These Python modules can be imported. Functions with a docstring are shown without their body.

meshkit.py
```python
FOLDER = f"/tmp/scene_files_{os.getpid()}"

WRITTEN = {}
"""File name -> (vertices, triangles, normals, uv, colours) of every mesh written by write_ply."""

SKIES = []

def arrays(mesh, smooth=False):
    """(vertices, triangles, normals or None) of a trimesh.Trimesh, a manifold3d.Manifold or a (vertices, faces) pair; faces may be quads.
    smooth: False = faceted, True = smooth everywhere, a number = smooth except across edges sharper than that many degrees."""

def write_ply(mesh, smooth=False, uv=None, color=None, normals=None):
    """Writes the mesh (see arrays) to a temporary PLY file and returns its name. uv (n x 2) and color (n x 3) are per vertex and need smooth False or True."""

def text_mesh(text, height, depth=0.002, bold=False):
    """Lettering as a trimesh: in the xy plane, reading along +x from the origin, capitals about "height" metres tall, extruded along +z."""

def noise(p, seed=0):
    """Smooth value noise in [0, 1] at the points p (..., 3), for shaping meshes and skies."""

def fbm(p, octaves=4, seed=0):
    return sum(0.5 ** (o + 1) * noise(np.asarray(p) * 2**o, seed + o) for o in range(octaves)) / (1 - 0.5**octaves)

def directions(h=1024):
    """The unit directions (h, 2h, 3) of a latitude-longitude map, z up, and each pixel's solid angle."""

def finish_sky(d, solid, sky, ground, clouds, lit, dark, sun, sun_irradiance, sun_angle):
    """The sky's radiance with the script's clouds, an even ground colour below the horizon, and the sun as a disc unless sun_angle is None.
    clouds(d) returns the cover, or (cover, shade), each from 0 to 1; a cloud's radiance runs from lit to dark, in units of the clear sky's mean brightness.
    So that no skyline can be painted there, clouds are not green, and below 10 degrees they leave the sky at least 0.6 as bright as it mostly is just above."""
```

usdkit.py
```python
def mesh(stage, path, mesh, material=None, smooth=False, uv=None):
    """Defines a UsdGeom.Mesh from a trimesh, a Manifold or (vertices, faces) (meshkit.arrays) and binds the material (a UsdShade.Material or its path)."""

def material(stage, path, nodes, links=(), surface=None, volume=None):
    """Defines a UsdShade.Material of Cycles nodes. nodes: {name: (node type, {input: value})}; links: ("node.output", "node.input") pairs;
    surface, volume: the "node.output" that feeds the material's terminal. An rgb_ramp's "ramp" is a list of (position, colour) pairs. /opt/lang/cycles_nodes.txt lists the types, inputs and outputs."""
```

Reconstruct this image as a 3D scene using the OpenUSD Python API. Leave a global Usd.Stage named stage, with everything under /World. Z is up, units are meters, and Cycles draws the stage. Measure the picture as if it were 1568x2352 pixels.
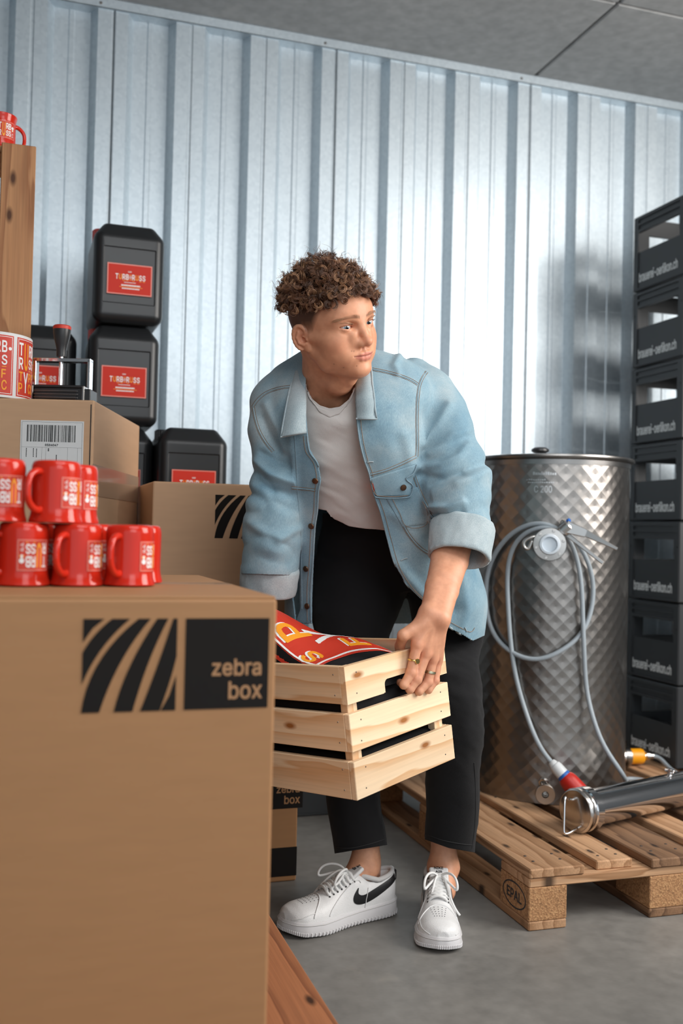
import math, random, numpy as np, trimesh, usdkit, meshkit
import manifold3d as m3
from scipy.interpolate import CubicSpline, PchipInterpolator
from scipy.spatial import cKDTree
from scipy.spatial.transform import Rotation
from shapely.geometry import Polygon, box as sbox, Point, LineString
from shapely import affinity, union_all
from pxr import Usd, UsdGeom, UsdLux, UsdShade, Gf, Sdf, Vt

stage = Usd.Stage.CreateInMemory()
UsdGeom.SetStageUpAxis(stage, UsdGeom.Tokens.z)
UsdGeom.SetStageMetersPerUnit(stage, 1.0)
UsdGeom.Xform.Define(stage, '/World'); UsdGeom.Scope.Define(stage, '/World/Looks')
rng = np.random.default_rng(7)

# ------------------------------------------------------------------ camera (35 mm portrait frame, 1568 x 2352)
F_PX, PW, PH = 2287.0, 1568, 2352
YAW, PITCH, ROLL = math.radians(17.8), math.radians(1.2), 0.023
CAM = np.array([0.0, 0.0, 0.917])
FWD = np.array([math.sin(YAW)*math.cos(PITCH), math.cos(YAW)*math.cos(PITCH), math.sin(PITCH)])
_r0 = np.array([math.cos(YAW), -math.sin(YAW), 0]); _u0 = np.cross(_r0, FWD)
RGT = math.cos(ROLL)*_r0 + math.sin(ROLL)*_u0
UPV = -math.sin(ROLL)*_r0 + math.cos(ROLL)*_u0
cam = UsdGeom.Camera.Define(stage, '/World/camera')
_m = np.eye(4); _m[0, :3] = RGT; _m[1, :3] = UPV; _m[2, :3] = -FWD; _m[3, :3] = CAM
cam.AddTransformOp().Set(Gf.Matrix4d(*_m.ravel().tolist()))
cam.CreateHorizontalApertureAttr(24.0); cam.CreateVerticalApertureAttr(36.0)
cam.CreateFocalLengthAttr(35.0); cam.CreateFStopAttr(2.8); cam.CreateFocusDistanceAttr(2.1)
cam.CreateClippingRangeAttr(Gf.Vec2f(0.05, 100)); cam.CreateExposureAttr(0.15)

# ------------------------------------------------------------------ light from out of view: daylight through the open front, lamps right, overhead and behind the camera
def light_rect(name, pos, target, w, h, power, color):
    l = UsdLux.RectLight.Define(stage, '/World/' + name)
    z = np.array(pos, float) - np.array(target, float); z /= np.linalg.norm(z)
    x = np.cross([0, 0, 1], z); x /= np.linalg.norm(x); y = np.cross(z, x)
    m = np.eye(4); m[0, :3] = x; m[1, :3] = y; m[2, :3] = z; m[3, :3] = pos
    l.AddTransformOp().Set(Gf.Matrix4d(*m.ravel().tolist()))
    l.CreateWidthAttr(w); l.CreateHeightAttr(h); l.CreateIntensityAttr(power); l.CreateColorAttr(Gf.Vec3f(*color))
    l.CreateNormalizeAttr(False)
    return l
light_rect('soft_lamp', (3.0, 0.78, 2.0), (0.8, 2.2, 1.0), 1.6, 1.6, 10.5, (1.0, 0.955, 0.905))  # out of view at the right, lights the figure from the side
light_rect('ceiling_lamp', (0.70, 0.35, 2.66), (0.75, 0.75, 0.0), 1.6, 1.2, 6.0, (0.97, 0.99, 1.0))  # out of view overhead, lights shoulders and floor from above
light_rect('front_lamp', (0.75, -1.6, 2.05), (0.7, 2.4, 1.0), 1.5, 1.2, 3.0, (0.96, 0.98, 1.0))  # out of view behind the camera, brightens the wall left of the figure
dome = UsdLux.DomeLight.Define(stage, '/World/daylight')
dome.CreateIntensityAttr(0.32); dome.CreateColorAttr(Gf.Vec3f(0.84, 0.93, 1.0))

# ------------------------------------------------------------------ helpers
def cam_point(px, py, d):
    'world point seen at a pixel of the photograph, d metres in front of the camera'
    return CAM + FWD*d + RGT*((px-PW/2)*d/F_PX) - UPV*((py-PH/2)*d/F_PX)
def cam_ray(px, py): return FWD + RGT*((px-PW/2)/F_PX) - UPV*((py-PH/2)/F_PX)
def cam_on(px, py, axis, val):
    r = cam_ray(px, py); return CAM + r*((val-CAM[axis])/r[axis])
def srgb(h, g=1.0):
    h = h.lstrip('#'); c = np.array([int(h[i:i+2], 16)/255 for i in (0, 2, 4)])
    return tuple(float(x)*g for x in np.where(c <= .04045, c/12.92, ((c+.055)/1.055)**2.4))

used = {}
def numbered(parent, name):
    k = used.get((parent, name), -1)+1; used[(parent, name)] = k
    return name if k == 0 else f'{name}_{k:03d}'
def tag(prim, label=None, cat=None, group=None, kind=None):
    p = prim.GetPrim() if hasattr(prim, 'GetPrim') else prim
    for k, v in (('label', label), ('category', cat), ('group', group), ('kind', kind)):
        if v: p.SetCustomDataByKey(k, v)
    return p
def mat4(loc=(0, 0, 0), rot=None):
    m = np.eye(4); m[:3, 3] = loc
    if rot is not None: m[:3, :3] = rot
    return m
def rotz(deg): return Rotation.from_euler('z', deg, degrees=True).as_matrix()
def frame(x, y=None, z=None):
    'rotation whose columns are the given axes (x exact, z or y made perpendicular)'
    x = np.array(x, float); x /= np.linalg.norm(x)
    if z is not None:
        z = np.array(z, float); z -= x*(z@x); z /= np.linalg.norm(z); y = np.cross(z, x)
    else:
        y = np.array(y, float); y -= x*(y@x); y /= np.linalg.norm(y); z = np.cross(x, y)
    return np.stack([x, y, z], 1)
def set_x(xf, m):
    UsdGeom.Xformable(xf).AddTransformOp().Set(Gf.Matrix4d(*np.asarray(m).T.ravel().tolist()))
WORLD = {}
def thing(name, label, cat, m=None, group=None, kind=None):
    path = '/World/' + numbered('/World', name)
    x = UsdGeom.Xform.Define(stage, path); m = np.eye(4) if m is None else m
    set_x(x, m); WORLD[path] = np.asarray(m, float); tag(x, label, cat, group, kind)
    return path
def part(parent, name, mesh, mat, m=None, smooth=False, label=None, world=False, uv=None, colors=None, kind=None, cat=None, group=None):
    'one Mesh prim under a thing (or under /World); world=True: the vertices are world coordinates'
    parent = parent or '/World'
    path = parent + '/' + numbered(parent, name)
    base = WORLD.get(parent, np.eye(4))
    if isinstance(mesh, (tuple, list)) or hasattr(mesh, 'to_mesh'):
        v, f, _ = meshkit.arrays(mesh); mesh = trimesh.Trimesh(v, f, process=False)
    else: mesh = mesh.copy()
    if world: mesh.apply_transform(np.linalg.inv(base)); here = base
    elif m is not None: here = base@m
    else: here = base
    p = usdkit.mesh(stage, path, mesh, MAT[mat] if isinstance(mat, str) else mat, smooth, uv)
    if m is not None and not world: set_x(p, m)
    WORLD[path] = np.asarray(here, float)
    if colors is not None:
        UsdGeom.PrimvarsAPI(p).CreatePrimvar('tint', Sdf.ValueTypeNames.Float3Array, 'vertex').Set(Vt.Vec3fArray.FromNumpy(np.asarray(colors, np.float32)))
    tag(p, label, cat, group, kind)
    return path
def copy_of(src, m, label, group=None):
    name = src.rsplit('/', 1)[1].split('_0')[0]
    path = '/World/' + numbered('/World', name)
    x = UsdGeom.Xform.Define(stage, path)
    d = stage.GetPrimAtPath(src).GetCustomData()
    x.GetPrim().GetReferences().AddInternalReference(src)
    x.GetPrim().GetAttribute('xformOp:transform').Set(Gf.Matrix4d(*np.asarray(m).T.ravel().tolist()))
    x.GetPrim().SetInstanceable(True)
    tag(x, label, d.get('category'), group or d.get('group'))
    return path

def hull(pts): return trimesh.Trimesh(*[np.asarray(a) for a in (lambda h: (h.vertices, h.faces))(trimesh.convex.convex_hull(np.asarray(pts, float)))], process=False)
def cbox(sx, sy, sz, c=0.002, at=(0, 0, 0)):
    'box with chamfered edges, centred'
    P = []
    for a in (-1, 1):
        for b in (-1, 1):
            for d in (-1, 1):
                P += [(a*(sx/2-c), b*(sy/2-c), d*sz/2), (a*(sx/2-c), b*sy/2, d*(sz/2-c)), (a*sx/2, b*(sy/2-c), d*(sz/2-c))]
    m = hull(P); m.apply_translation(at); return m
def bx(x0, x1, y0, y1, z0, z1, c=0.001): return cbox(x1-x0, y1-y0, z1-z0, c, ((x0+x1)/2, (y0+y1)/2, (z0+z1)/2))
def rbox(sx, sy, sz, r, seg=16, at=(0, 0, 0)):
    'box with round edges'
    s = m3.Manifold.sphere(r, seg)
    m = m3.Manifold.batch_hull([s.translate((a*(sx/2-r), b*(sy/2-r), c*(sz/2-r))) for a in (-1, 1) for b in (-1, 1) for c in (-1, 1)]).translate(at)
    return tm(m)
def tm(m):
    q = m.to_mesh(); return trimesh.Trimesh(q.vert_properties[:, :3], q.tri_verts, process=False)
def mf(t): return m3.Manifold(m3.Mesh(np.asarray(t.vertices, np.float32), np.asarray(t.faces, np.uint32)))
def cat(*ms):
    L = []
    for m in ms: L += list(m) if isinstance(m, (list, tuple)) else [m]
    return trimesh.util.concatenate(L)
def moved(m, loc=(0, 0, 0), rot=None):
    m = m.copy(); m.apply_transform(mat4(loc, rot)); return m
def lathe(prof, seg=48, caps=True):
    'profile [(r, z)] turned about z'
    prof = np.asarray(prof, float); n = len(prof)
    a = np.linspace(0, 2*np.pi, seg, endpoint=False)
    v = np.stack([np.outer(np.cos(a), prof[:, 0]), np.outer(np.sin(a), prof[:, 0]), np.tile(prof[:, 1], (seg, 1))], -1).reshape(-1, 3)
    f = []
    i, j = np.meshgrid(np.arange(seg), np.arange(n-1), indexing='ij')
    A = (i*n+j).ravel(); B = (((i+1) % seg)*n+j).ravel()
    f = np.vstack([np.stack([A, B, B+1], 1), np.stack([A, B+1, A+1], 1)])
    m = trimesh.Trimesh(v, f, process=False)
    m.merge_vertices(); m.update_faces(m.nondegenerate_faces()); m.remove_unreferenced_vertices()
    return m
def tube(pts, r, seg=12, closed=False, res=None):
    'round bar through points; r a number or one per point'
    pts = np.asarray(pts, float)
    r = np.full(len(pts), r, float) if np.ndim(r) == 0 else np.asarray(r, float)
    if res:
        t = np.arange(len(pts)) if not closed else np.arange(len(pts)+1)
        q = pts if not closed else np.vstack([pts, pts[:1]]); rr = r if not closed else np.append(r, r[0])
        s = np.linspace(0, t[-1], res, endpoint=not closed)
        pts = CubicSpline(t, q, bc_type='periodic' if closed else 'not-a-knot' if len(q) > 3 else 'natural')(s); r = np.interp(s, t, rr)
    n = len(pts)
    T = np.gradient(pts, axis=0) if not closed else np.roll(pts, -1, 0)-np.roll(pts, 1, 0)
    T /= np.maximum(np.linalg.norm(T, axis=1, keepdims=True), 1e-12)
    N = np.zeros_like(T); a = np.array([0, 0, 1.0]) if abs(T[0, 2]) < .9 else np.array([1.0, 0, 0])
    u = a-T[0]*(a@T[0]); u /= np.linalg.norm(u)
    for i in range(n):
        u = u-T[i]*(u@T[i]); u /= np.linalg.norm(u); N[i] = u
    B = np.cross(T, N)
    ang = np.linspace(0, 2*np.pi, seg, endpoint=False)
    v = (pts[:, None]+r[:, None, None]*(np.cos(ang)[None, :, None]*N[:, None]+np.sin(ang)[None, :, None]*B[:, None])).reshape(-1, 3)
    i, j = np.meshgrid(np.arange(n if closed else n-1), np.arange(seg), indexing='ij')
    A = (i*seg+j).ravel(); A2 = (i*seg+(j+1) % seg).ravel(); Bq = ((i+1) % n*seg+j).ravel(); B2 = ((i+1) % n*seg+(j+1) % seg).ravel()
    f = np.vstack([np.stack([A, A2, B2], 1), np.stack([A, B2, Bq], 1)])
    if not closed:
        v = np.vstack([v, pts[:1], pts[-1:]]); k = n*seg
        j = np.arange(seg)
        f = np.vstack([f, np.stack([(j+1) % seg, j, np.full(seg, k)], 1), np.stack([(n-1)*seg+j, (n-1)*seg+(j+1) % seg, np.full(seg, k+1)], 1)])
    return trimesh.Trimesh(v, f, process=False)
def cyl(p0, p1, r, seg=32, c=0.001):
    'turned cylinder with chamfered rims between two points'
    p0, p1 = np.asarray(p0, float), np.asarray(p1, float); L = np.linalg.norm(p1-p0)
    m = lathe([(0, 0), (r-c, 0), (r, c), (r, L-c), (r-c, L), (0, L)], seg)
    z = (p1-p0)/L; a = [1, 0, 0] if abs(z[0]) < .9 else [0, 1, 0]
    x = np.cross(a, z); x /= np.linalg.norm(x)
    return moved(m, p0, np.stack([x, np.cross(z, x), z], 1))
def extrude(poly, h):
    g = getattr(poly, 'geoms', [poly])
    return trimesh.util.concatenate([trimesh.creation.extrude_polygon(p, h, engine='earcut') for p in g if p.area > 1e-12])
_tx = {}
def text(s, h, bold=False, depth=0.0006, sx=1.0, center=False):
    k = (s, bold)
    if k not in _tx: _tx[k] = meshkit.text_mesh(s, 1.0, 1.0, bold)
    m = _tx[k].copy(); m.apply_scale([h*sx, h, depth])
    if center: m.apply_translation([-(m.bounds[0, 0]+m.bounds[1, 0])/2, -(m.bounds[0, 1]+m.bounds[1, 1])/2, 0])
    return m
def fit_text(s, x0, y0, w, h, bold=False, depth=0.0006):
    'lettering stretched into a rectangle'
    m = text(s, 1.0, bold, depth); b = m.bounds
    m.apply_translation([-b[0, 0], -b[0, 1], 0]); m.apply_scale([w/(b[1, 0]-b[0, 0]), h/(b[1, 1]-b[0, 1]), 1]); m.apply_translation([x0, y0, 0]); return m
def rect(x0, y0, x1, y1, t=0.0004): return extrude(sbox(x0, y0, x1, y1), t)
def ring_rect(x0, y0, x1, y1, b, t=0.0005): return extrude(sbox(x0, y0, x1, y1).difference(sbox(x0+b, y0+b, x1-b, y1-b)), t)

# ------------------------------------------------------------------ materials
MAT = {}
def material(name, nodes, links, surface, volume=None):
    MAT[name] = usdkit.material(stage, '/World/Looks/'+name, nodes, links, surface, volume); return MAT[name]
def plain(name, color, rough=.5, metal=0, bump=0, bscale=200, spec=.5, var=0, vscale=6, coat=0, **kw):
    n = {'p': ('principled_bsdf', dict(base_color=color, roughness=rough, metallic=metal, specular_ior_level=spec, coat_weight=coat, **kw))}; l = []
    if bump or var: n['t'] = ('texture_coordinate', {})
    if bump:
        n['bn'] = ('noise_texture', {'scale': bscale, 'detail': 3.0}); n['b'] = ('bump', {'strength': bump, 'distance': 0.002})
        l += [('t.object', 'bn.vector'), ('bn.fac', 'b.height'), ('b.normal', 'p.normal')]
    if var:
        n['vn'] = ('noise_texture', {'scale': vscale, 'detail': 5.0, 'roughness': .6})
        n['vr'] = ('rgb_ramp', {'ramp': [(.3, tuple(c*(1-var) for c in color)), (.7, tuple(min(1, c*(1+var)) for c in color))]})
        l += [('t.object', 'vn.vector'), ('vn.fac', 'vr.fac'), ('vr.color', 'p.base_color')]
    return material(name, n, l, 'p.BSDF')
def wood(name, light, dark, knot, rings=14.0, rough=.62, knots=3.0, warp=.05, streak=.5, bump=.25):
    'grain along local x'
    n = {'t': ('texture_coordinate', {}), 'oi': ('object_info', {}), 'off': ('vector_math', {'math_type': 'scale', 'vector1': (3.1, 1.7, 2.3), 'scale': 1.0}),
         'ad': ('vector_math', {'math_type': 'add'}), 'mp': ('mapping', {'scale': (1.2, 9.0, 9.0)}),
         'n1': ('noise_texture', {'scale': 1.6, 'detail': 3.0, 'roughness': .5}), 'ds': ('vector_math', {'math_type': 'scale', 'scale': warp*22}),
         'a2': ('vector_math', {'math_type': 'add'}), 'wv': ('wave_texture', {'wave_type': 'bands', 'bands_direction': 'y', 'profile': 'saw', 'scale': rings/20, 'distortion': 2.2, 'detail': 2.0, 'detail_scale': .8}),
         'mf': ('mapping', {'scale': (4.0, 220.0, 220.0)}), 'fn': ('noise_texture', {'scale': 1.0, 'detail': 4.0}),
         'mk': ('mapping', {'scale': (1.0, 2.4, 0.0)}), 'vk': ('voronoi_texture', {'scale': knots*2.0, 'randomness': 1.0, 'dimensions': '2D'}),
         'kr': ('map_range', {'from_min': .035, 'from_max': .10, 'to_min': 1.0, 'to_max': 0.0, 'clamp': True}),
         'r1': ('rgb_ramp', {'ramp': [(0.0, light), (.55, tuple(a*.7+b*.3 for a, b in zip(light, dark))), (.93, dark), (1.0, light)]}),
         'm1': ('mix', {'mix_type': 'multiply', 'fac': streak}), 'fr': ('rgb_ramp', {'ramp': [(.3, (.72, .72, .72)), (.7, (1.08, 1.06, 1.04))]}),
         'm2': ('mix', {'mix_type': 'mix', 'color2': knot}), 'b': ('bump', {'strength': bump, 'distance': .001}),
         'rv': ('rgb_ramp', {'ramp': [(0, (.82, .80, .78)), (1, (1.1, 1.1, 1.1))]}), 'm3': ('mix', {'mix_type': 'multiply', 'fac': 1.0}),
         'p': ('principled_bsdf', {'roughness': rough, 'specular_ior_level': .35})}
    l = [('oi.random', 'off.scale'), ('t.object', 'ad.vector1'), ('off.vector', 'ad.vector2'), ('ad.vector', 'mp.vector'), ('mp.vector', 'n1.vector'), ('n1.color', 'ds.vector1'),
         ('mp.vector', 'a2.vector1'), ('ds.vector', 'a2.vector2'), ('a2.vector', 'wv.vector'), ('wv.fac', 'r1.fac'), ('ad.vector', 'mf.vector'), ('mf.vector', 'fn.vector'),
         ('fn.fac', 'fr.fac'), ('r1.color', 'm1.color1'), ('fr.color', 'm1.color2'), ('ad.vector', 'mk.vector'), ('mk.vector', 'vk.vector'), ('vk.distance', 'kr.value'),
         ('m1.color', 'm2.color1'), ('kr.result', 'm2.fac'), ('oi.random', 'rv.fac'), ('m2.color', 'm3.color1'), ('rv.color', 'm3.color2'), ('m3.color', 'p.base_color'), ('fn.fac', 'b.height'), ('b.normal', 'p.normal')]
    return material(name, n, l, 'p.BSDF')

def sheet_metal():
    n = {'g': ('geometry', {}), 'mp': ('mapping', {'scale': (60, 60, 2.0)}), 'n': ('noise_texture', {'scale': 1.0, 'detail': 3.0}), 'b': ('bump', {'strength': .05, 'distance': .001}),
         'v': ('voronoi_texture', {'scale': 90.0}), 'r': ('rgb_ramp', {'ramp': [(0, (.53, .605, .66)), (1, (.62, .695, .745))]}),
         'n2': ('noise_texture', {'scale': 2.2, 'detail': 4.0}), 'rr': ('map_range', {'from_min': .3, 'from_max': .7, 'to_min': .42, 'to_max': .50}),
         'p': ('principled_bsdf', {'metallic': .72, 'roughness': .4, 'anisotropic': .0})}
    l = [('g.position', 'mp.vector'), ('mp.vector', 'n.vector'), ('n.fac', 'b.height'), ('b.normal', 'p.normal'), ('g.position', 'v.vector'), ('v.color', 'r.fac'), ('r.color', 'p.base_color'),
         ('g.position', 'n2.vector'), ('n2.fac', 'rr.value'), ('rr.result', 'p.roughness')]
    material('sheet_metal', n, l, 'p.BSDF')
sheet_metal()
def concrete(name, c0, c1, rough, sc=1.3, stain=None, bump=.15):
    n = {'g': ('geometry', {}), 'n1': ('noise_texture', {'scale': sc, 'detail': 8.0, 'roughness': .62}), 'r1': ('rgb_ramp', {'ramp': [(.3, c0), (.7, c1)]}),
         'n2': ('noise_texture', {'scale': 26.0, 'detail': 6.0}), 'r2': ('rgb_ramp', {'ramp': [(.3, (.86, .86, .86)), (.7, (1.1, 1.1, 1.1))]}), 'm': ('mix', {'mix_type': 'multiply', 'fac': 1.0}),
         'n3': ('noise_texture', {'scale': 3.7, 'detail': 5.0, 'roughness': .7}), 'r3': ('map_range', {'from_min': .60, 'from_max': .72, 'clamp': True}), 'm2': ('mix', {'color2': stain or c1}), 'ml': ('math', {'math_type': 'multiply', 'value2': .5}),
         'b': ('bump', {'strength': bump, 'distance': .004}), 'p': ('principled_bsdf', {'roughness': rough})}
    l = [('g.position', 'n1.vector'), ('n1.fac', 'r1.fac'), ('g.position', 'n2.vector'), ('n2.fac', 'r2.fac'), ('r1.color', 'm.color1'), ('r2.color', 'm.color2'), ('g.position', 'n3.vector'), ('n3.fac', 'r3.value'),
         ('r3.result', 'ml.value1'), ('ml.value', 'm2.fac'), ('m.color', 'm2.color1'), ('m2.color', 'p.base_color'), ('n2.fac', 'b.height'), ('b.normal', 'p.normal')]
    material(name, n, l, 'p.BSDF')
concrete('floor_concrete', (.145, .14, .13), (.235, .226, .21), .46, 2.2, (.29, .265, .23))
concrete('ceiling_concrete', (.34, .35, .355), (.46, .465, .465), .75, .9, (.50, .50, .49), .15)
def kraft(name, c):
    n = {'t': ('texture_coordinate', {}), 'mp': ('mapping', {'scale': (1.2, 1.2, 8)}), 'n1': ('noise_texture', {'scale': 9.0, 'detail': 5.0}), 'r': ('rgb_ramp', {'ramp': [(.3, tuple(x*.97 for x in c)), (.7, tuple(x*1.03 for x in c))]}),
         'n2': ('noise_texture', {'scale': 420.0, 'detail': 2.0}), 'b': ('bump', {'strength': .06, 'distance': .001}), 'p': ('principled_bsdf', {'roughness': .62, 'specular_ior_level': .3})}
    l = [('t.object', 'mp.vector'), ('mp.vector', 'n1.vector'), ('n1.fac', 'r.fac'), ('r.color', 'p.base_color'), ('t.object', 'n2.vector'), ('n2.fac', 'b.height'), ('b.normal', 'p.normal')]
    material(name, n, l, 'p.BSDF')
kraft('kraft', (.36, .185, .083)); kraft('kraft_pale_lit', (.56, .345, .205))  # the paler kraft has brightness from the right-hand light put into its colour
plain('kraft_print', (.36, .185, .083), .6); plain('black_print', (.014, .012, .011), .85, spec=.15)
plain('tape', (.55, .38, .26), .10, alpha=.8); plain('tape_brown', (.35, .22, .13), .3)
wood('crate_pine', srgb('#f0d6b4'), srgb('#dcb083'), srgb('#9c6230'), 15, .6, 2.3, .05, .3, .12)
wood('pallet_wood', srgb('#c49c78'), srgb('#99714f'), srgb('#4a3626'), 16, .75, 2.2, .05, .7, .5)
wood('pallet_dark', srgb('#8c6b50'), srgb('#5e4430'), srgb('#2e2119'), 16, .75, 2.2, .05, .7, .5)
wood('orange_wood', srgb('#bf8d63'), srgb('#9a6845'), srgb('#53321e'), 13, .65, 2.0, .06, .6, .4)
wood('pallet_orange', srgb('#a06a48'), srgb('#774a32'), srgb('#3a2418'), 13, .65, 2.0, .06, .7, .4)
def chipboard():
    n = {'t': ('texture_coordinate', {}), 'v': ('voronoi_texture', {'scale': 240.0}), 'r': ('rgb_ramp', {'ramp': [(0, srgb('#7d5a3a')), (.5, srgb('#a37750')), (1, srgb('#bb9165'))]}), 'b': ('bump', {'strength': .5, 'distance': .002}), 'p': ('principled_bsdf', {'roughness': .8})}
    material('chipboard', n, [('t.object', 'v.vector'), ('v.color', 'r.fac'), ('r.color', 'p.base_color'), ('v.distance', 'b.height'), ('b.normal', 'p.normal')], 'p.BSDF')
chipboard()
plain('mug_red', srgb('#c62a18'), .14, spec=.4)
plain('print_red', srgb('#c5341f'), .5); plain('print_orange', srgb('#ee9a20'), .5); plain('print_white', (.80, .79, .77), .5)
plain('label_red', srgb('#c02a18'), .5, spec=.25); plain('label_pink', srgb('#dd7f70'), .35); plain('paper', (.70, .70, .69), .6); plain('ink', (.02, .02, .022), .6); plain('ink_grey', (.20, .20, .20), .6)
plain('can_black', (.013, .014, .0155), .36, bump=.08, bscale=300); plain('cap_red', srgb('#b02418'), .4)
plain('nail_dark', (.045, .032, .025), .6)
plain('crate_black', (.026, .029, .032), .45, bump=.05, bscale=260); plain('crate_text', (.72, .75, .75), .5); plain('divider_brown', (.055, .04, .035), .5)
plain('rubber_black', (.02, .02, .021), .35); plain('chrome', (.75, .75, .76), .12, 1.0); plain('steel', (.60, .57, .54), .22, 1.0); plain('steel_dark', (.30, .29, .28), .3, 1.0)
plain('steel_satin', (.55, .54, .53), .3, 1.0)
plain('cable_grey', (.33, .375, .41), .42); plain('plug_white', (.60, .62, .63), .4); plain('plug_blue', srgb('#1c5fb0'), .4); plain('plug_red', srgb('#b8241a'), .4); plain('coupling_yellow', srgb('#f0a012'), .38)
plain('glass_cap', (.62, .68, .74), .25, spec=.6)
plain('gold', (.78, .56, .20), .22, 1.0); plain('pale_gold', (.62, .56, .38), .3, 1.0)
def perlage():
    n = {'u': ('uvmap', {'attribute': 'st'}), 'mp': ('mapping', {'rotation': (0, 0, math.pi/4), 'scale': (31.0, 31.0, 31.0)}), 'v': ('voronoi_texture', {'scale': 1.0, 'randomness': .06, 'dimensions': '2D'}),
         'b': ('bump', {'strength': .55, 'distance': .0036}), 'n': ('noise_texture', {'scale': 3.0, 'detail': 3.0}), 'r': ('rgb_ramp', {'ramp': [(.3, (.25, .23, .215)), (.7, (.34, .32, .30))]}),
         'w': ('wave_texture', {'wave_type': 'rings', 'scale': 30.0}), 'p': ('principled_bsdf', {'metallic': 1.0, 'roughness': .31})}
    l = [('u.UV', 'mp.vector'), ('mp.vector', 'v.vector'), ('v.distance', 'b.height'), ('b.normal', 'p.normal'), ('u.UV', 'n.vector'), ('n.fac', 'r.fac'), ('r.color', 'p.base_color')]
    material('perlage', n, l, 'p.BSDF')
perlage()
# ------------------------------------------------------------------ the room
WALL_Y, CEIL_Z, RIB = 3.42, 2.70, 0.2625
fl = part(None, 'floor', bx(-3.2, 5.2, -3.4, 3.75, -0.12, 0, .001), 'floor_concrete'); tag(stage.GetPrimAtPath(fl), 'grey polished concrete floor of the storage room', 'floor', kind='structure')
cl = thing('ceiling', 'grey concrete ceiling cast in slabs with open joints', 'ceiling', kind='structure')
part(cl, 'backing', bx(-3.2, 5.2, -3.4, 3.75, CEIL_Z+.02, CEIL_Z+.16), 'ceiling_concrete')
for x0, x1 in ((-3.2, -.65), (-.643, 1.838), (1.848, 4.3), (4.307, 5.2)):
    for y0, y1 in ((-3.4, .36), (.367, 2.85), (2.858, 3.75)):
        part(cl, 'slab', bx(x0, x1, y0, y1, CEIL_Z, CEIL_Z+.03, .004), 'ceiling_concrete')
def profile(x0, x1, step=None):
    'near edge of the corrugated wall: list of (x, y)'
    pts = []
    k0, k1 = int(math.floor((x0-.198)/RIB))-1, int(math.ceil((x1-.198)/RIB))+1
    for k in range(k0, k1):
        a = .198+RIB*k; y, d, g = WALL_Y, .042, .003
        pts += [(a, y), (a+.045, y), (a+.049, y+g), (a+.055, y+g), (a+.059, y), (a+.1, y), (a+.122, y+d), (a+.168, y+d), (a+.172, y+d-g), (a+.186, y+d-g), (a+.190, y+d), (a+.2405, y+d)]
    xs, ys = np.array(pts).T
    keep = [(x, y) for x, y in pts if x0 < x < x1]
    return [(x0, np.interp(x0, xs, ys))]+keep+[(x1, np.interp(x1, xs, ys))]
wl = thing('wall_back', 'galvanised trapezoidal sheet metal wall at the back of the room', 'wall', kind='structure')
for k in range(-4, 6):
    a, b = .250+3*RIB*k, .250+3*RIB*(k+1)
    p = profile(a+.0008, b-.0008) if True else None
    p = [(p[0][0], p[0][1]+.006)] + [(p[0][0]+.003, p[0][1])] + p[1:]
    poly = Polygon(p+[(x, y+.0012) for x, y in p[::-1]])
    part(wl, 'sheet_panel', moved(extrude(poly.buffer(0), CEIL_Z-.012), (0, 0, .004)), 'sheet_metal', smooth=False)
part(wl, 'backing', bx(-3.2, 5.2, WALL_Y+.06, WALL_Y+.2, 0, CEIL_Z), 'steel_dark')
tr = thing('trim_1', 'bent metal rail along the top of the sheet metal wall', 'trim', kind='structure')
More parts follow.
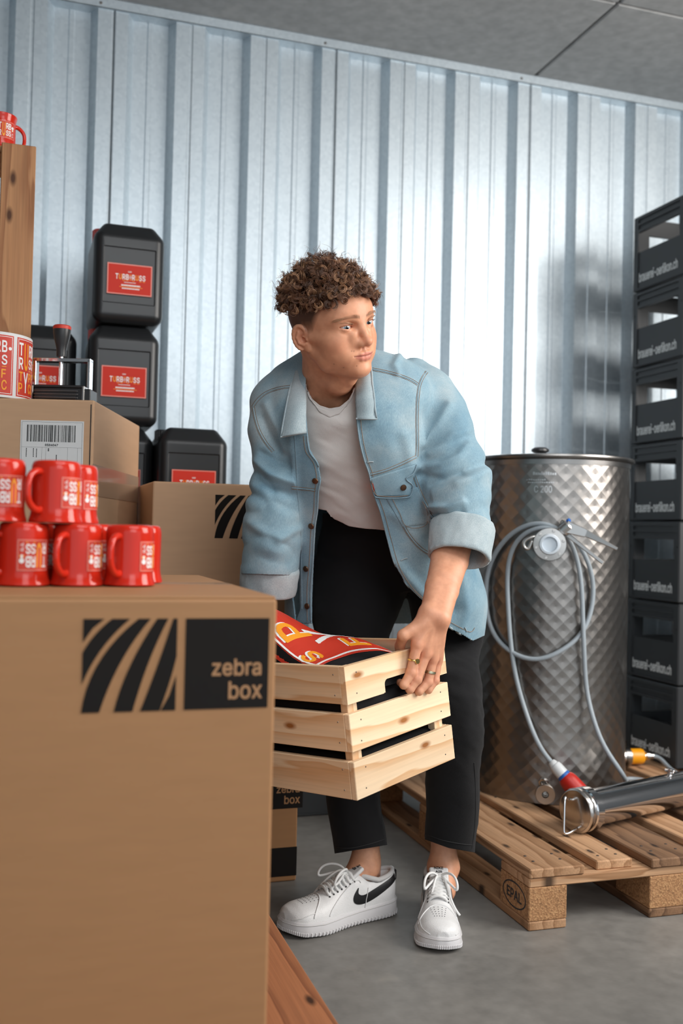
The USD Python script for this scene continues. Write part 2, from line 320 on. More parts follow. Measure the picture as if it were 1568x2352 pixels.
part(tr, 'rail', cat(bx(-3.2, 5.2, WALL_Y-.012, WALL_Y-.009, CEIL_Z-.036, CEIL_Z, .0005), bx(-3.2, 5.2, WALL_Y-.012, WALL_Y+.06, CEIL_Z-.004, CEIL_Z-.001, .0005), bx(-3.2, 5.2, WALL_Y-.012, WALL_Y+.045, CEIL_Z-.036, CEIL_Z-.034, .0005)), 'sheet_metal')
sc = lathe([(0, .003), (.0035, .003), (.0055, .001), (.0055, 0), (0, 0)], 10)
for k in range(-1, 4):
    c = .250+3*RIB*k-.045
    part(tr, 'screw', sc, 'steel', mat4((c, WALL_Y-.012, CEIL_Z-.022), Rotation.from_euler('x', 90, degrees=True).as_matrix()), smooth=40)
for nm, x0, lab in (('wall_left', -3.25, 'unseen plain wall at the left that keeps out dome light'), ('wall_right', 5.2, 'unseen plain wall at the right that keeps out dome light')):
    plain(nm, (.34, .35, .36), .8)
    p = part(None, nm, bx(x0, x0+.05, -3.4, 3.75, 0, CEIL_Z+.1), nm); tag(stage.GetPrimAtPath(p), lab, 'wall', kind='structure')  # side walls out of view, placed to hold back the dome light

# ------------------------------------------------------------------ pallets
def board(parent, name, L, W, T, centre, along, mat, m0=None, c=.003, seed=0, rough=True):
    'board with its length on local x'
    r = np.random.default_rng(seed)
    m = cbox(L, W, T, c)
    R = np.eye(3) if along == 'x' else rotz(90)
    return part(parent, name, m, mat, mat4(centre, R))
def nails(parent, pts, z):
    nl = lathe([(0, .0012), (.003, .0012), (.0042, 0), (0, 0)], 8)
    for x, y in pts: part(parent, 'nail', nl, 'nail_dark', mat4((x, y, z)))
def pallet(label, m, mats, along_boards_y=True, stamp=False, nail=True, group=None):
    'EUR pallet 0.8 x 1.2, origin at its front left floor corner, 1.2 along y'
    t = thing('wooden_pallet', label, 'pallet', m, group)
    ws, xs = [.145, .1, .145, .1, .145], [.0725, .2375, .4, .5625, .7275]
    for k, (w, x) in enumerate(zip(ws, xs)):
        board(t, 'deck_board', 1.2+(.006, -.012, .008, 0, .004)[k], w, .022, (x, .6+(0, .008, -.004, 0, 0)[k], .133), 'y', mats[(0, 0, 1, 0, 1)[k]], seed=k)
        if nail: nails(t, [(x+s*w*.25, y) for s in (-1, 1) for y in (.05, .09, .6, 1.12)], .144)
    for y in (.0725, .6, 1.1275): board(t, 'cross_board', .8, .145, .022, (.4, y, .111), 'x', 'pallet_wood')
    for x, w in ((.05, .1), (.4, .145), (.75, .1)):
        for y in (.0725, .6, 1.1275):
            part(t, 'block', cbox(w, .145, .078, .002), 'chipboard', mat4((x, y, .061)))
        board(t, 'bottom_board', 1.2, w, .022, (x, .6, .011), 'y', mats[1] if x != .05 else mats[0])
    if stamp:
        R = np.array([[0, 0, -1], [-1, 0, 0], [0, 1, 0]], float)      # on the left side face, reading towards the front
        ell = affinity.scale(Point(0, 0).buffer(1, 32), .058, .031); inn = affinity.scale(Point(0, 0).buffer(1, 32), .054, .0275)
        part(t, 'stamp_mark', cat(extrude(ell.difference(inn), .0004), fit_text('EPAL', -.037, -.012, .074, .024, True)), 'ink', mat4((-.0002, .0725, .061), R), label='burnt-in oval mark')
    return t
pallet('light wooden pallet carrying the steel tank, an oval mark on its corner block', mat4((1.148, 2.082, 0)), ('pallet_wood', 'pallet_dark'), stamp=True)
pallet('wooden pallet under the stack of black bottle crates', mat4((1.985, 2.12, 0)), ('pallet_wood', 'pallet_dark'), nail=False)
pallet('orange-brown knotty wooden pallet under the big box in the foreground', mat4((-.301, .88, 0)), ('pallet_orange', 'pallet_orange'), nail=False)

# ------------------------------------------------------------------ cardboard boxes
def carton(label, w, d, h, m, mat='kraft', flap='y', band=False):
    'closed carton, origin at the middle of its base; flaps meet on top along x or y'
    t = thing('cardboard_box', label, 'box', m)
    part(t, 'body', rbox(w, d, h-.004, .005, 16, (0, 0, h/2-.002)), mat, smooth=40)
    g = .0015
    if flap == 'x':
        part(t, 'flap', cbox(w-.004, d/2-.004, .004, .0012, (0, -d/4, h-.003)), mat); part(t, 'flap', cbox(w-.004, d/2-.004, .004, .0012, (0, d/4, h-.003)), mat)
        part(t, 'packing_tape', cat(cbox(w-.01, .05, .0006, .0002, (0, 0, h-.0005)), cbox(.0006, .05, .06, .0002, (w/2+.0004, 0, h-.034))), 'tape')
    return t
def zebra_mark(parent, s, origin, R, mat='black_print', gap=.092, box_w=.94):
    'printed stripes in a square and a black square with lettering, s = size of the square'
    def bez(a, c, b, n=10):
        t = np.linspace(0, 1, n)[:, None]; a, b, c = map(np.array, (a, b, c)); return ((1-t)**2*a+2*t*(1-t)*c+t**2*b)
    def st(l, r): return Polygon(np.vstack([bez(*l), bez(*r)[::-1]])).buffer(0)
    S = [Polygon([(0, 0), (.22, 0), (.10, .10), (0, .25)]),
         st(((.30, 0), (.10, .16), (0, .36)), ((.49, 0), (.16, .28), (0, .70))),
         st(((.58, 0), (.06, .42), (0, 1.0)), ((.71, 0), (.36, .42), (.19, 1.0))),
         st(((.78, 0), (.44, .52), (.34, 1.0)), ((.90, 0), (.68, .44), (.54, 1.0))),
         st(((.955, 0), (.80, .52), (.62, 1.0)), ((1.05, 0), (1.04, .42), (.83, 1.0))),
         Polygon([(1.0, .62), (1.0, 1.0), (.84, 1.0), (.93, .84)])]
    U = union_all([p.intersection(sbox(0, 0, 1, 1)) for p in S])
    U = affinity.affine_transform(U, [s, 0, 0, -s, 0, 0])
    x0 = s*(1+gap); sq = sbox(x0, -s, x0+s*box_w, 0)
    m = mat4(origin, R)
    part(parent, 'printed_mark', cat(extrude(U, .0004), extrude(sq, .0004)), mat, m, label='black printed square of curved stripes beside a black square')
    L = cat(fit_text('zebra', x0+s*.30, -s*.64, s*.56, s*.19, True, .0007), fit_text('box', x0+s*.49, -s*.90, s*.38, s*.20, True, .0007))
    part(parent, 'lettering', L, 'kraft_print', m, label='brown two-line lettering')
FRONT = np.array([[1, 0, 0], [0, 0, -1], [0, 1, 0]], float)             # decal plane facing -y
RY = rotz(-17)
b1 = carton('big brown moving box in the foreground with black striped print, red mugs on top', .60, .592, .689, mat4((.021, 1.560, .144)), flap='x')
s1 = .1155
zebra_mark(b1, s1, (.011+.044, -.2965, .689-.029), FRONT)
def on_box2(x, y, z): return mat4(np.array([.150, 2.309, z])+RY@np.array([x, y, 0]), RY)
carton('tall plain box standing behind the big foreground box', .46, .54, .832, on_box2(-.232, .272, 0), flap='y')
b2 = carton('upper brown box with white barcode label, stamp and sticker roll on top', .46, .54, .374, on_box2(-.23, .27, .834), 'kraft_pale_lit', flap='y')
part(b2, 'corner_strip', cbox(.0025, .0012, .15, .0004, (.2225, -.2705, .285)), 'nail_dark', label='dark seam beside the box corner')
part(b2, 'packing_tape', cbox(.0012, .54, .072, .0004, (.2304, 0, .19)), 'tape', label='clear tape band on the box side')
# barcode label
lb = (-.2185+.015, -.2706, 0)
def bars():
    r = np.random.default_rng(3); x = 0.0145; out = []; grey = []
    while x < .124:
        w = r.choice([.0008, .0008, .0012, .0019, .0024]); (out if w > .001 else grey).append(sbox(x, .084, x+w, .122)); x += w+r.choice([.0008, .001, .0016, .0022])
    return extrude(union_all(out), .0003), extrude(union_all(grey), .0003)
bk, gy = bars()
ML = mat4((.222-.012-.1445, -.2703, .374-.062-.1), FRONT) @ mat4((0, 0, 0))
ML = mat4((.0655, -.2703, .374-.185), FRONT)
part(b2, 'paper_label', cat(extrude(sbox(0, 0, .142, .132).buffer(.0), .0004)), 'paper', ML, label='white shipping label with bar code')
part(b2, 'bar_code', moved(bk, (0, 0, .0003)), 'ink', ML); part(b2, 'bar_code_line', moved(gy, (0, 0, .0003)), 'ink_grey', ML)
tl = [ring_rect(.003, .003, .139, .129, .0004), rect(.003, .0715, .139, .0719), rect(.049, .003, .0493, .0715), rect(.058, .003, .0583, .0715), rect(.107, .003, .1073, .0715), rect(.129, .003, .1293, .0715)]
part(b2, 'form_line', moved(cat(*tl), (0, 0, .0003)), 'ink_grey', ML)
part(b2, 'number', moved(cat(fit_text('8584047', .056, .0745, .029, .0052, True)), (0, 0, .0003)), 'ink', ML)
rot90 = np.array([[0, 1, 0], [-1, 0, 0], [0, 0, 1]], float)
sm = []
for x, y, n, w in ((.0135, .069, 6, .0016), (.0295, .069, 6, .0016), (.0365, .068, 6, .0016), (.0625, .069, 2, .0028), (.081, .055, 7, .0020)):
    for k in range(n): sm.append(rect(x, y-.0034*k-.0026, x+w, y-.0034*k))
part(b2, 'small_print', moved(cat(*sm), (0, 0, .0003)), 'ink', ML)

b4 = carton('low brown box on the floor at the bottom of the stack behind the wooden crate', .40, .34, .333, mat4((.514, 2.711, 0)), flap='y')
zebra_mark(b4, .112, (-.015, -.1702, .333-.030), FRONT)
part(b4, 'black_stripe', cbox(.40, .0012, .075, .0003, (0, -.1702, .052)), 'black_print')
b3 = carton('tall brown moving box with striped print beside the jacket sleeve', .40, .34, .706, mat4((.514, 2.711, .335)), 'kraft_pale_lit', flap='y')
zebra_mark(b3, .112, (-.040, -.1702, .706-.033), FRONT)

# ------------------------------------------------------------------ jerrycans
def jerrycan(label, m):
    t = thing('jerrycan', label, 'jerrycan', m, 'black jerrycans with red labels')
    W, D, H = .21, .26, .3055
    b = m3.Manifold.batch_hull([m3.Manifold.sphere(.03, 32).translate((sx*(W/2-.03), sy*(D/2-.03), z)) for sx in (-1, 1) for sy in (-1, 1) for z in (.03, H-.056)]
        + [m3.Manifold.sphere(.024, 32).translate((sx*(W/2-.044), sy*(D/2-.045), H-.0255)) for sx in (-1, 1) for sy in (-1, 1)])
    # recessed label panels, front and back, and the hand hole under the top grip
    pan = m3.Manifold.batch_hull([m3.Manifold.sphere(.006, 12).translate((sx*.072, 0, z)) for sx in (-1, 1) for z in (.062, .222)]).scale((1, 1.0, 1))
    for s in (-1, 1):
        b = b - m3.Manifold.batch_hull([m3.Manifold.sphere(.004, 10).translate((sx*.074, s*(D/2+.0005)+0*sx, z)) for sx in (-1, 1) for z in (.060, .222)])
        b = b - m3.Manifold.batch_hull([m3.Manifold.sphere(.009, 16).translate((sx*.055, s*.030, H-.012)) for sx in (-1, 1)] + [m3.Manifold.sphere(.009, 16).translate((sx*.055, s*.050, H+.01)) for sx in (-1, 1)])
    part(t, 'body', tm(b), 'can_black', smooth=35)
    part(t, 'grip', tube([(-.06, 0, H-.020), (-.045, 0, H-.0105), (.045, 0, H-.0105), (.06, 0, H-.020)], .0100, 12, res=16), 'can_black', smooth=True)
    part(t, 'cap', cat(cyl((-.078, -.015, H-.05), (-.078, -.015, H-.0045), .0235, 24, .003), *[bx(-.078+.0235*math.cos(a)-.0016, -.078+.0235*math.cos(a)+.0016, -.015+.0235*math.sin(a)-.0016, -.015+.0235*math.sin(a)+.0016, H-.045, H-.008, .0006) for a in np.linspace(0, 2*np.pi, 20, endpoint=False)]), 'cap_red' if 'dark cap' not in label else 'can_black', smooth=40, label='red screw cap' if 'dark cap' not in label else None)
    ML = mat4((-.0655, -.1312, .083), FRONT)
    lw, lh = .132, .092
    lab = part(t, 'label', extrude(sbox(0, 0, lw, lh), .0012), 'label_red', ML, label='red paper label with white and orange lettering')
    q = mat4((0, 0, .0011))
    part(lab, 'border', ring_rect(0, 0, lw, lh, .003, .0004), 'label_pink', q)
    wt, org, x = [], [], .024
    for ch, w, o in (('T', .0085, 0), ('U', .0085, 1), ('R', .0085, 0), ('B', .0085, 0), ('O', .0060, 2), ('R', .0085, 0), ('U', .0085, 1), ('S', .0085, 0), ('S', .0085, 0)):
        if o == 2: wt.append(fit_text('O', x, .049, w, .0075, True)); org.append(rect(x, .0445, x+w, .0465)); org.append(rect(x, .0585, x+w, .0605))
        else:
            (org if o else wt).append(fit_text(ch, x, .045, w, .0165, True))
            if not o and ch in 'SRB': org.append(rect(x+.001, .0415, x+w-.001, .0430))
        x += w+.0018
    wt += [fit_text('DER', .061, .067, .010, .004, True)]
    r = np.random.default_rng(11)
    for y, x0, x1, h in ((.036, .050, .084, .0018), (.026, .042, .098, .0042), (.017, .044, .096, .0034)):
        xx = x0
        while xx < x1: w = r.uniform(.0022, .0045); wt.append(rect(xx, y, min(xx+w, x1), y+h)); xx += w+.0008
    org.append(rect(.036, .0225, .104, .0237))
    part(lab, 'white_lettering', cat(*wt), 'print_white', q); part(lab, 'orange_lettering', cat(*org), 'print_orange', q)
    return t
CAN_LIFT = 0
def can_at(px, py, d, z, rot=0): # middle of the front base edge seen at a pixel
    p = cam_point(px, py, d); R = rotz(rot); p[2] = z
    return mat4(p+R@np.array([0, .13, 0]), R)
CH = .3062
jc = jerrycan('black jerrycan with red label, topmost of the tall stack against the metal wall', can_at(294, 752, 2.98, 5*CH, 1))
copy_of(jc, can_at(281, 980, 2.98, 4*CH, -1), 'black jerrycan with red label, directly under the topmost one')
copy_of(jc, can_at(270, 1100, 2.98, 3*CH, 0), 'black jerrycan half hidden behind the barcode box, third from the top of its stack')
jc2 = jerrycan('single black jerrycan with dark cap at right, above the striped moving box', can_at(444, 1110, 2.97, 3*CH, 1))
copy_of(jc, can_at(90, 910, 2.99, 4*CH, -1), 'black jerrycan behind the hand stamp, left of the tall stack')
for k in range(3): copy_of(jc, can_at((272, 270, 271)[k], 1300, 2.98, k*CH, 0), f'black jerrycan hidden low in the tall stack, {("first", "second", "third")[k]} from the floor')
for k in range(3): copy_of(jc, can_at((444, 443, 445)[k], 1300, 2.97, k*CH, 0), f'black jerrycan hidden behind the striped boxes, {("first", "second", "third")[k]} from the floor')
for k in range(4): copy_of(jc, can_at((90, 88, 91, 89)[k], 1300, 2.99, k*CH, 0), f'black jerrycan hidden in the left stack, {("first", "second", "third", "fourth")[k]} from the floor')

# ------------------------------------------------------------------ red mugs, sticker roll, hand stamp, shelf
MUG_H, MUG_R = .088, .0375
def design(w, h):
    'the red, white and orange letter panel, origin lower left: (white, orange) shapes that are drawn on it'
    W, O = [], []
    def T(L, ch, x, y, cw, chh): L.append(fit_text(ch, x*w, y*h, cw*w, chh*h, True))
    return W, O, T
def wrap(m, r, a0):
    'bends a flat print (x along the circumference, y up, z outward) round a z axis'
    v = np.array(m.vertices); a = a0+v[:, 0]/r; rr = r+v[:, 2]
    m = m.copy(); m.vertices = np.stack([rr*np.cos(a), rr*np.sin(a), v[:, 1]], 1); return m
def sheet(x0, y0, x1, y1, t, n=14):
    xs = np.linspace(x0, x1, n); return cat(*[bx(a, b, y0, y1, 0, t, .00001) for a, b in zip(xs[:-1], xs[1:])])
def mug_print(half=False):
    w, h = .046, .043; W, O, T = design(w, h)
    T(W, 'T', .08, .53, .15, .36); T(W, 'R', .08, .10, .15, .36); T(O, 'U', .27, .10, .16, .80)
    T(W, 'R', .47, .53, .14, .36); T(W, 'B', .62, .53, .14, .36); T(W, 'S', .47, .14, .14, .32); T(W, 'S', .62, .14, .14, .32)
    O.append(rect(.48*w, .07*h, .75*w, .10*h)); W.append(extrude(Point(.87*w, .68*h).buffer(.075*w), .0006)); O.append(rect(.80*w, .50*h, .94*w, .56*h))
    W2 = [rect(.84*w, .62*h-.006, .90*w, .60*h), fit_text('P', .83*w, .24*h, .08*w, .13*h), fit_text('P', .83*w, .10*h, .08*w, .11*h)]
    return w, h, W, O, W2
def mug(label, m, group):
    t = thing('mug', label, 'mug', m, group)
    R, H = MUG_R, MUG_H
    prof = [(0, 0), (.026, 0), (.0315, .002), (.0338, .007), (.0345, .014), (.0342, .045), (.0340, .066), (.0350, .076), (.0368, .083), (.0375, .0865), (.0366, .088),
            (.0350, .0872), (.0325, .080), (.0310, .068), (.0306, .02), (.0285, .008), (0, .0055)]
    pr = np.array(prof); tt = np.arange(len(pr)); ss = np.linspace(0, len(pr)-1, 70)
    body = part(t, 'body', lathe(np.maximum(PchipInterpolator(tt, pr)(ss), 0), 56), 'mug_red', smooth=50)
    part(t, 'handle', tube([(.0315, 0, .018), (.044, 0, .017), (.0565, 0, .026), (.0600, 0, .044), (.0565, 0, .060), (.044, 0, .070), (.0315, 0, .069)], [.0052, .0050, .0047, .0046, .0047, .0052, .006], 14, res=28), 'mug_red', smooth=True)
    w, h, W, O, W2 = mug_print(); r = .0343; a0 = math.radians(-90)-w/2/r; z = .024
    def put(nm, ms, mt, e): part(body, nm, moved(wrap(moved(cat(*ms), (0, 0, e)), r, a0), (0, 0, z)), mt)
    put('print_field', [sheet(0, 0, w, h, .0003)], 'print_red', 0); put('print_border', [sheet(0, 0, w, .0014, .0005), sheet(0, h-.0014, w, h, .0005), rect(0, 0, .0014, h, .0005), rect(w-.0014, 0, w, h, .0005)], 'label_pink', .0001)
    put('white_lettering', W+W2, 'print_white', .0002); put('orange_lettering', O, 'print_orange', .0002)
    return t
def mug_at(x, y, z, view_deg, flip=True):
    'view_deg: how far right of the line towards the camera the print is turned'
    to_cam = math.degrees(math.atan2(CAM[1]-y, CAM[0]-x))
    if flip:
        R = rotz(to_cam+view_deg-90) @ Rotation.from_euler('x', 180, degrees=True).as_matrix()      # print at local -90 becomes +90 after the flip
        return mat4((x, y, z+MUG_H), R)
    return mat4((x, y, z), rotz(to_cam+view_deg+90))
Z0 = .8337
row = [(.004, 1.476), (.078, 1.481), (.1525, 1.487)]
G = 'red mugs stacked upside down on the box'
mg = mug('red mug upside down, leftmost of the lower row on the big box', mug_at(*row[0], Z0, 25), G)
def mugc(x, y, z, a, lab): copy_of(mg, mug_at(x, y, z, a), lab)
mugc(*row[1], Z0, 62, 'red mug upside down, middle of the lower front row on the big box')
mugc(*row[2], Z0, 64, 'red mug upside down, rightmost of the lower front row on the big box')
mugc(.030, 1.556, Z0, 30, 'red mug upside down hidden behind the leftmost lower mug'); mugc(.104, 1.560, Z0, 60, 'red mug upside down hidden behind the middle lower mug')
mugc(.174, 1.566, Z0, -65, 'red mug upside down in the second row, its base just showing behind the rightmost mug')
Z1 = Z0+MUG_H+.0004
mugc(.046, 1.480, Z1, 51, 'red mug upside down in the upper layer with its handle to the left, front one')
mugc(.0745, 1.556, Z1, 62, 'red mug upside down in the upper layer, half hidden behind the front upper mug')
mugc(-.030, 1.479, Z1, 20, 'red mug upside down at the far left of the upper layer, cut by the frame')
mugc(-.076, 1.474, Z0, -65, 'red mug upside down outside the picture, supporting the upper left mug')

sh = thing('wooden_shelf', 'upright brown wooden shelf standing behind the sticker roll, a mug on top', 'shelf', mat4((0, 0, 1.2085)))
SH = .660
def shp(name, L, W, T, c, R): part(sh, name, cbox(L, W, T, .002), 'orange_wood', mat4(c, R))
UPR = frame((0, 0, 1), y=(1, 0, 0))
SX, SY = -.032, 2.612
shp('post', SH, .082, .024, (SX, SY, SH/2), UPR); shp('post', SH, .082, .024, (SX-.17, SY, SH/2), UPR)
shp('post', SH, .082, .024, (SX, SY+.22, SH/2), UPR); shp('post', SH, .082, .024, (SX-.17, SY+.22, SH/2), UPR)
shp('shelf_board', .245, .195, .018, (SX-.085, SY+.11, SH-.009), np.eye(3)); shp('shelf_board', .245, .195, .018, (SX-.085, SY+.11, SH*.5), np.eye(3)); shp('shelf_board', .245, .195, .018, (SX-.085, SY+.11, .02), np.eye(3))
pm = (SX-.044, SY+.055)
m2 = copy_of(mg, mug_at(pm[0], pm[1], 1.2085+SH, 20, False), 'red mug standing upright on top of the wooden shelf')

def on_top(px, d, z=1.2085):
    p = cam_point(px, 900, d); p[2] = z; return p
rp = on_top(-21, 2.345)
rl = thing('sticker_roll', 'roll of red and white stickers standing on the barcode box', 'sticker roll', mat4(rp, rotz(math.degrees(math.atan2(-rp[1], -rp[0])))))
RR, RH = .0905, .150
part(rl, 'backing_paper', lathe([(.038, 0), (RR-.001, 0), (RR, .001), (RR, RH-.001), (RR-.001, RH), (.038, RH), (.038, 0)], 72), 'paper', smooth=30)
for k, a in enumerate((-62, 14, 52)):
    pass
def sticker(parent, ang):
    w, h = .086, .137
    W, O, T = design(w, h)
    T(W, 'T', .07, .70, .15, .22); T(W, 'R', .07, .47, .15, .20); T(O, 'U', .27, .46, .17, .46); T(W, 'R', .50, .71, .15, .20); T(W, 'B', .68, .71, .14, .20); T(W, 'S', .49, .50, .15, .17); T(W, 'S', .68, .50, .15, .17)
    O += [rect(.50*w, .465*h, .62*w, .477*h), rect(.69*w, .465*h, .81*w, .477*h)]
    T(O, 'T', .08, .27, .14, .16); T(W, 'Y', .25, .08, .20, .35); T(O, 'P', .49, .28, .14, .15); T(O, 'F', .68, .28, .12, .15); T(O, 'P', .07, .08, .14, .16); T(O, 'C', .49, .08, .14, .17); T(O, 'C', .69, .08, .14, .17)
    W += [extrude(Point(.90*w, .78*h).buffer(.045*w), .0006)]
    r = RR; a0 = math.radians(ang)-w/2/r
    def put(nm, ms, mt, e, par): return part(par, nm, moved(wrap(moved(cat(*ms), (0, 0, e)), r, a0), (0, 0, .006)), mt)
    s = put('sticker', [sheet(0, 0, w, h, .0003, 20)], 'print_red', 0, parent)
    put('border', [sheet(.003, .003, w-.003, .0042, .0005, 20), sheet(.003, h-.0042, w-.003, h-.003, .0005, 20), rect(.003, .003, .0042, h-.003, .0005), rect(w-.0042, .003, w-.003, h-.003, .0005)], 'print_white', .0001, s)
    put('white_lettering', W, 'print_white', .0002, s); put('orange_lettering', O, 'print_orange', .0002, s)
for a in (-58, 4.5-1, 64, 124, -119, 180): sticker(rl, a)

st_p = on_top(143, 2.45)
stp = thing('hand_stamp', 'chrome and black hand stamp with red-topped knob on the barcode box', 'stamp', mat4(st_p, rotz(-19)))
def sp(nm, m, mt, sm=False, **k): part(stp, nm, m, mt, smooth=sm, **k)
hw = .068
sp('base', cat(bx(-hw+.006, hw-.008, -.03, .03, .006, .047, .003), bx(-hw+.002, hw-.006, -.034, .034, .045, .052, .002)), 'rubber_black')
for k in range(4): sp('band_wheel', moved(lathe([(0, -.05), (.017, -.05), (.017, .05), (0, .05)], 20), (-.006, -.022, .024+.0001*k), frame((0, 0, 1), z=(1, 0, 0))), 'rubber_black', 40) if k == 0 else sp('band_line', bx(-.058, .05, -.0405, -.0395, .012+.008*k, .0135+.008*k, .0003), 'steel_dark')
sp('side_plate', cat(bx(hw-.010, hw-.004, -.036, .036, 0, .050, .001)), 'steel_dark'); sp('side_plate', cat(bx(-hw+.001, -hw+.007, -.036, .036, 0, .050, .001)), 'steel_dark')
sp('foot_frame', bx(hw-.006, hw+.010, -.03, .03, 0, .044, .002), 'rubber_black'); sp('foot_frame', bx(-hw-.006, -hw+.006, -.03, .03, 0, .044, .002), 'rubber_black')
sp('bridge', cat(bx(-hw-.003, hw+.003, -.012, .012, .112, .121, .001), bx(hw-.005, hw+.003, -.012, .012, .022, .118, .001), bx(-hw-.003, -hw+.005, -.012, .012, .022, .118, .001)), 'chrome')
sp('rod', cyl((-.005, 0, .05), (-.005, 0, .145), .0052, 20, .0004), 'chrome', 40)
sp('rivet', moved(lathe([(0, .002), (.002, .002), (.0032, .001), (.0034, 0), (0, 0)], 14), (hw+.000, -.012, .031), FRONT), 'chrome', 40)
kp = np.array([(0, .126), (.0115, .126), (.0120, .132), (.0118, .142), (.0145, .155), (.0192, .172), (.0212, .186), (.0215, .193), (0, .193)])
sp('knob', moved(lathe(kp, 32), (-.005, 0, 0)), 'rubber_black', 40); sp('knob_cap', moved(lathe([(0, .193), (.0218, .193), (.0222, .196), (.0218, .2005), (.019, .203), (0, .204)], 32), (-.005, 0, 0)), 'print_red', 40, label='red cap of the knob')
# ------------------------------------------------------------------ steel tank with valve, cable, couplings
TC, TR, TZ0, TZ1 = np.array([1.586, 2.789]), .24, .1455, 1.163
def tank_hit(px, py, extra=0.0):
    'point on the tank skin, moved outwards by extra, seen at a pixel'
    d = cam_ray(px, py); o = CAM[:2]-TC; a = d[:2]@d[:2]; b = 2*o@d[:2]; c = o@o-(TR+extra)**2
    disc = max(b*b-4*a*c, 0); return CAM+d*((-b-math.sqrt(disc))/(2*a))
tk = thing('steel_tank', 'round stainless steel tank with swirl-polished skin standing on the pallet', 'tank', mat4((*TC, TZ0)))
H = TZ1-TZ0
na, zs = 96, np.array([0, .004, .012, .03, .06, .11]+list(np.linspace(.16, H-.03, 10))+[H-.02, H-.012])
fl_ = np.interp(zs, [0, .02, .10, H-.03, H], [.006, .005, 0, 0, 0])
ang = np.linspace(0, 2*np.pi, na+1)
vv = np.array([[(TR+f)*math.cos(a), (TR+f)*math.sin(a), z] for z, f in zip(zs, fl_) for a in ang])
uv = np.array([[TR*a, z] for z in zs for a in ang])
ii, jj = np.meshgrid(np.arange(len(zs)-1), np.arange(na), indexing='ij'); A = (ii*(na+1)+jj).ravel()
ff = np.vstack([np.stack([A, A+1, A+na+2], 1), np.stack([A, A+na+2, A+na+1], 1)])
tb = part(tk, 'shell', trimesh.Trimesh(vv, ff, process=False), 'perlage', smooth=True, uv=uv)
part(tk, 'rim', moved(lathe([(TR-.01, H-.03), (TR+.002, H-.03), (TR+.003, H-.016), (TR+.013, H-.012), (TR+.0155, H-.007), (TR+.014, H-.002), (TR+.006, H), (TR-.01, H)], 96)), 'steel_dark', smooth=40)
part(tk, 'lid', lathe([(0, H-.004), (TR-.02, H-.006), (TR-.004, H-.004), (TR-.004, H-.012), (0, H-.012)], 72), 'steel_satin', smooth=40)
part(tk, 'floor_plate', lathe([(0, 0), (TR, 0), (TR+.006, .002), (TR, .006), (0, .006)], 72), 'steel_satin', smooth=40)
kc = cam_point(1240, 1036, 3.05); kc = kc-np.array([*TC, TZ0])
part(tk, 'lid_knob', moved(lathe([(0, .030), (.018, .029), (.026, .024), (.027, .018), (.020, .013), (.010, .010), (.010, -.004), (0, -.004)], 28), (kc[0], kc[1], H)), 'rubber_black', smooth=40, label='black lid knob')
def radial(px, py, extra=0.0):
    p = tank_hit(px, py, extra); n = np.array([*(p[:2]-TC), 0]); n /= np.linalg.norm(n)
    x = np.cross([0, 0, 1], n); return p, np.stack([x, [0, 0, 1], n], 1), n
p, R, n = radial(1247, 1105); L = np.linalg.inv(WORLD[tk])
emb = [fit_text('C 200', -.026, -.034, .052, .021, True, .0009)]
r5 = np.random.default_rng(5)
for y, x0, x1, h in ((.018, -.03, .035, .010), (.002, -.05, .005, .005), (-.006, -.045, .03, .005)):
    x = x0
    while x < x1: w = r5.uniform(.003, .006); emb.append(rect(x, y, x+w, y+h*r5.uniform(.6, 1), .0008)); x += w+.0018
e = cat(*emb); v = e.vertices.copy(); aa = v[:, 0]/TR; v = np.stack([(TR+v[:, 2])*np.sin(aa), v[:, 1], (TR+v[:, 2])*np.cos(aa)-TR], 1); e.vertices = v
part(tk, 'embossed_text', e, 'steel_satin', L@mat4(p-n*.0002, R))
# front valve
p, R, n = radial(1262, 1250)
# looking axis: the valve sticks straight out of the tank
fc = p
def vpart(nm, m, mt, sm=40, **k): part(tk, nm, m, mt, L@mat4(fc, R), smooth=sm, **k)
vpart('valve_flange', lathe([(0, 0), (.032, 0), (.032, .045), (.046, .047), (.0475, .05), (.0475, .060), (.046, .063), (.030, .064), (.028, .062), (0, .062)], 48), 'steel')
vpart('sight_ring', lathe([(.020, .06), (.0305, .06), (.0305, .075), (.028, .080), (.022, .081), (.0205, .076), (.020, .07)], 48), 'glass_cap', label='pale plastic ring of the valve mouth')
vpart('sight_glass', lathe([(0, .058), (.0215, .058), (.0215, .072), (0, .0735)], 40), 'glass_cap')
bolt = cat(lathe([(0, .006), (.0040, .006), (.0048, .004), (.0048, 0), (0, 0)], 6), moved(lathe([(0, .003), (.0022, .003), (.0026, 0), (0, 0)], 10), (0, 0, .005)))
for k in range(6):
    a = math.radians(15+60*k); part(tk, 'bolt', bolt, 'steel', L@mat4(fc, R)@mat4((.0395*math.cos(a), .0395*math.sin(a), .063)), smooth=30)
vpart('clamp', tube([(-.040, .022, .05), (-.055, .018, .052), (-.070, .008, .052), (-.072, -.008, .052), (-.062, -.014, .052), (-.054, -.004, .052), (-.050, .010, .052)], .0055, 10, res=24), 'steel', True)
vpart('valve_neck', cyl((.020, .024, .045), (.044, .056, .05), .016, 28, .003), 'steel')
vpart('valve_neck_cap', cyl((.040, .051, .05), (.050, .064, .052), .0185, 28, .004), 'steel')
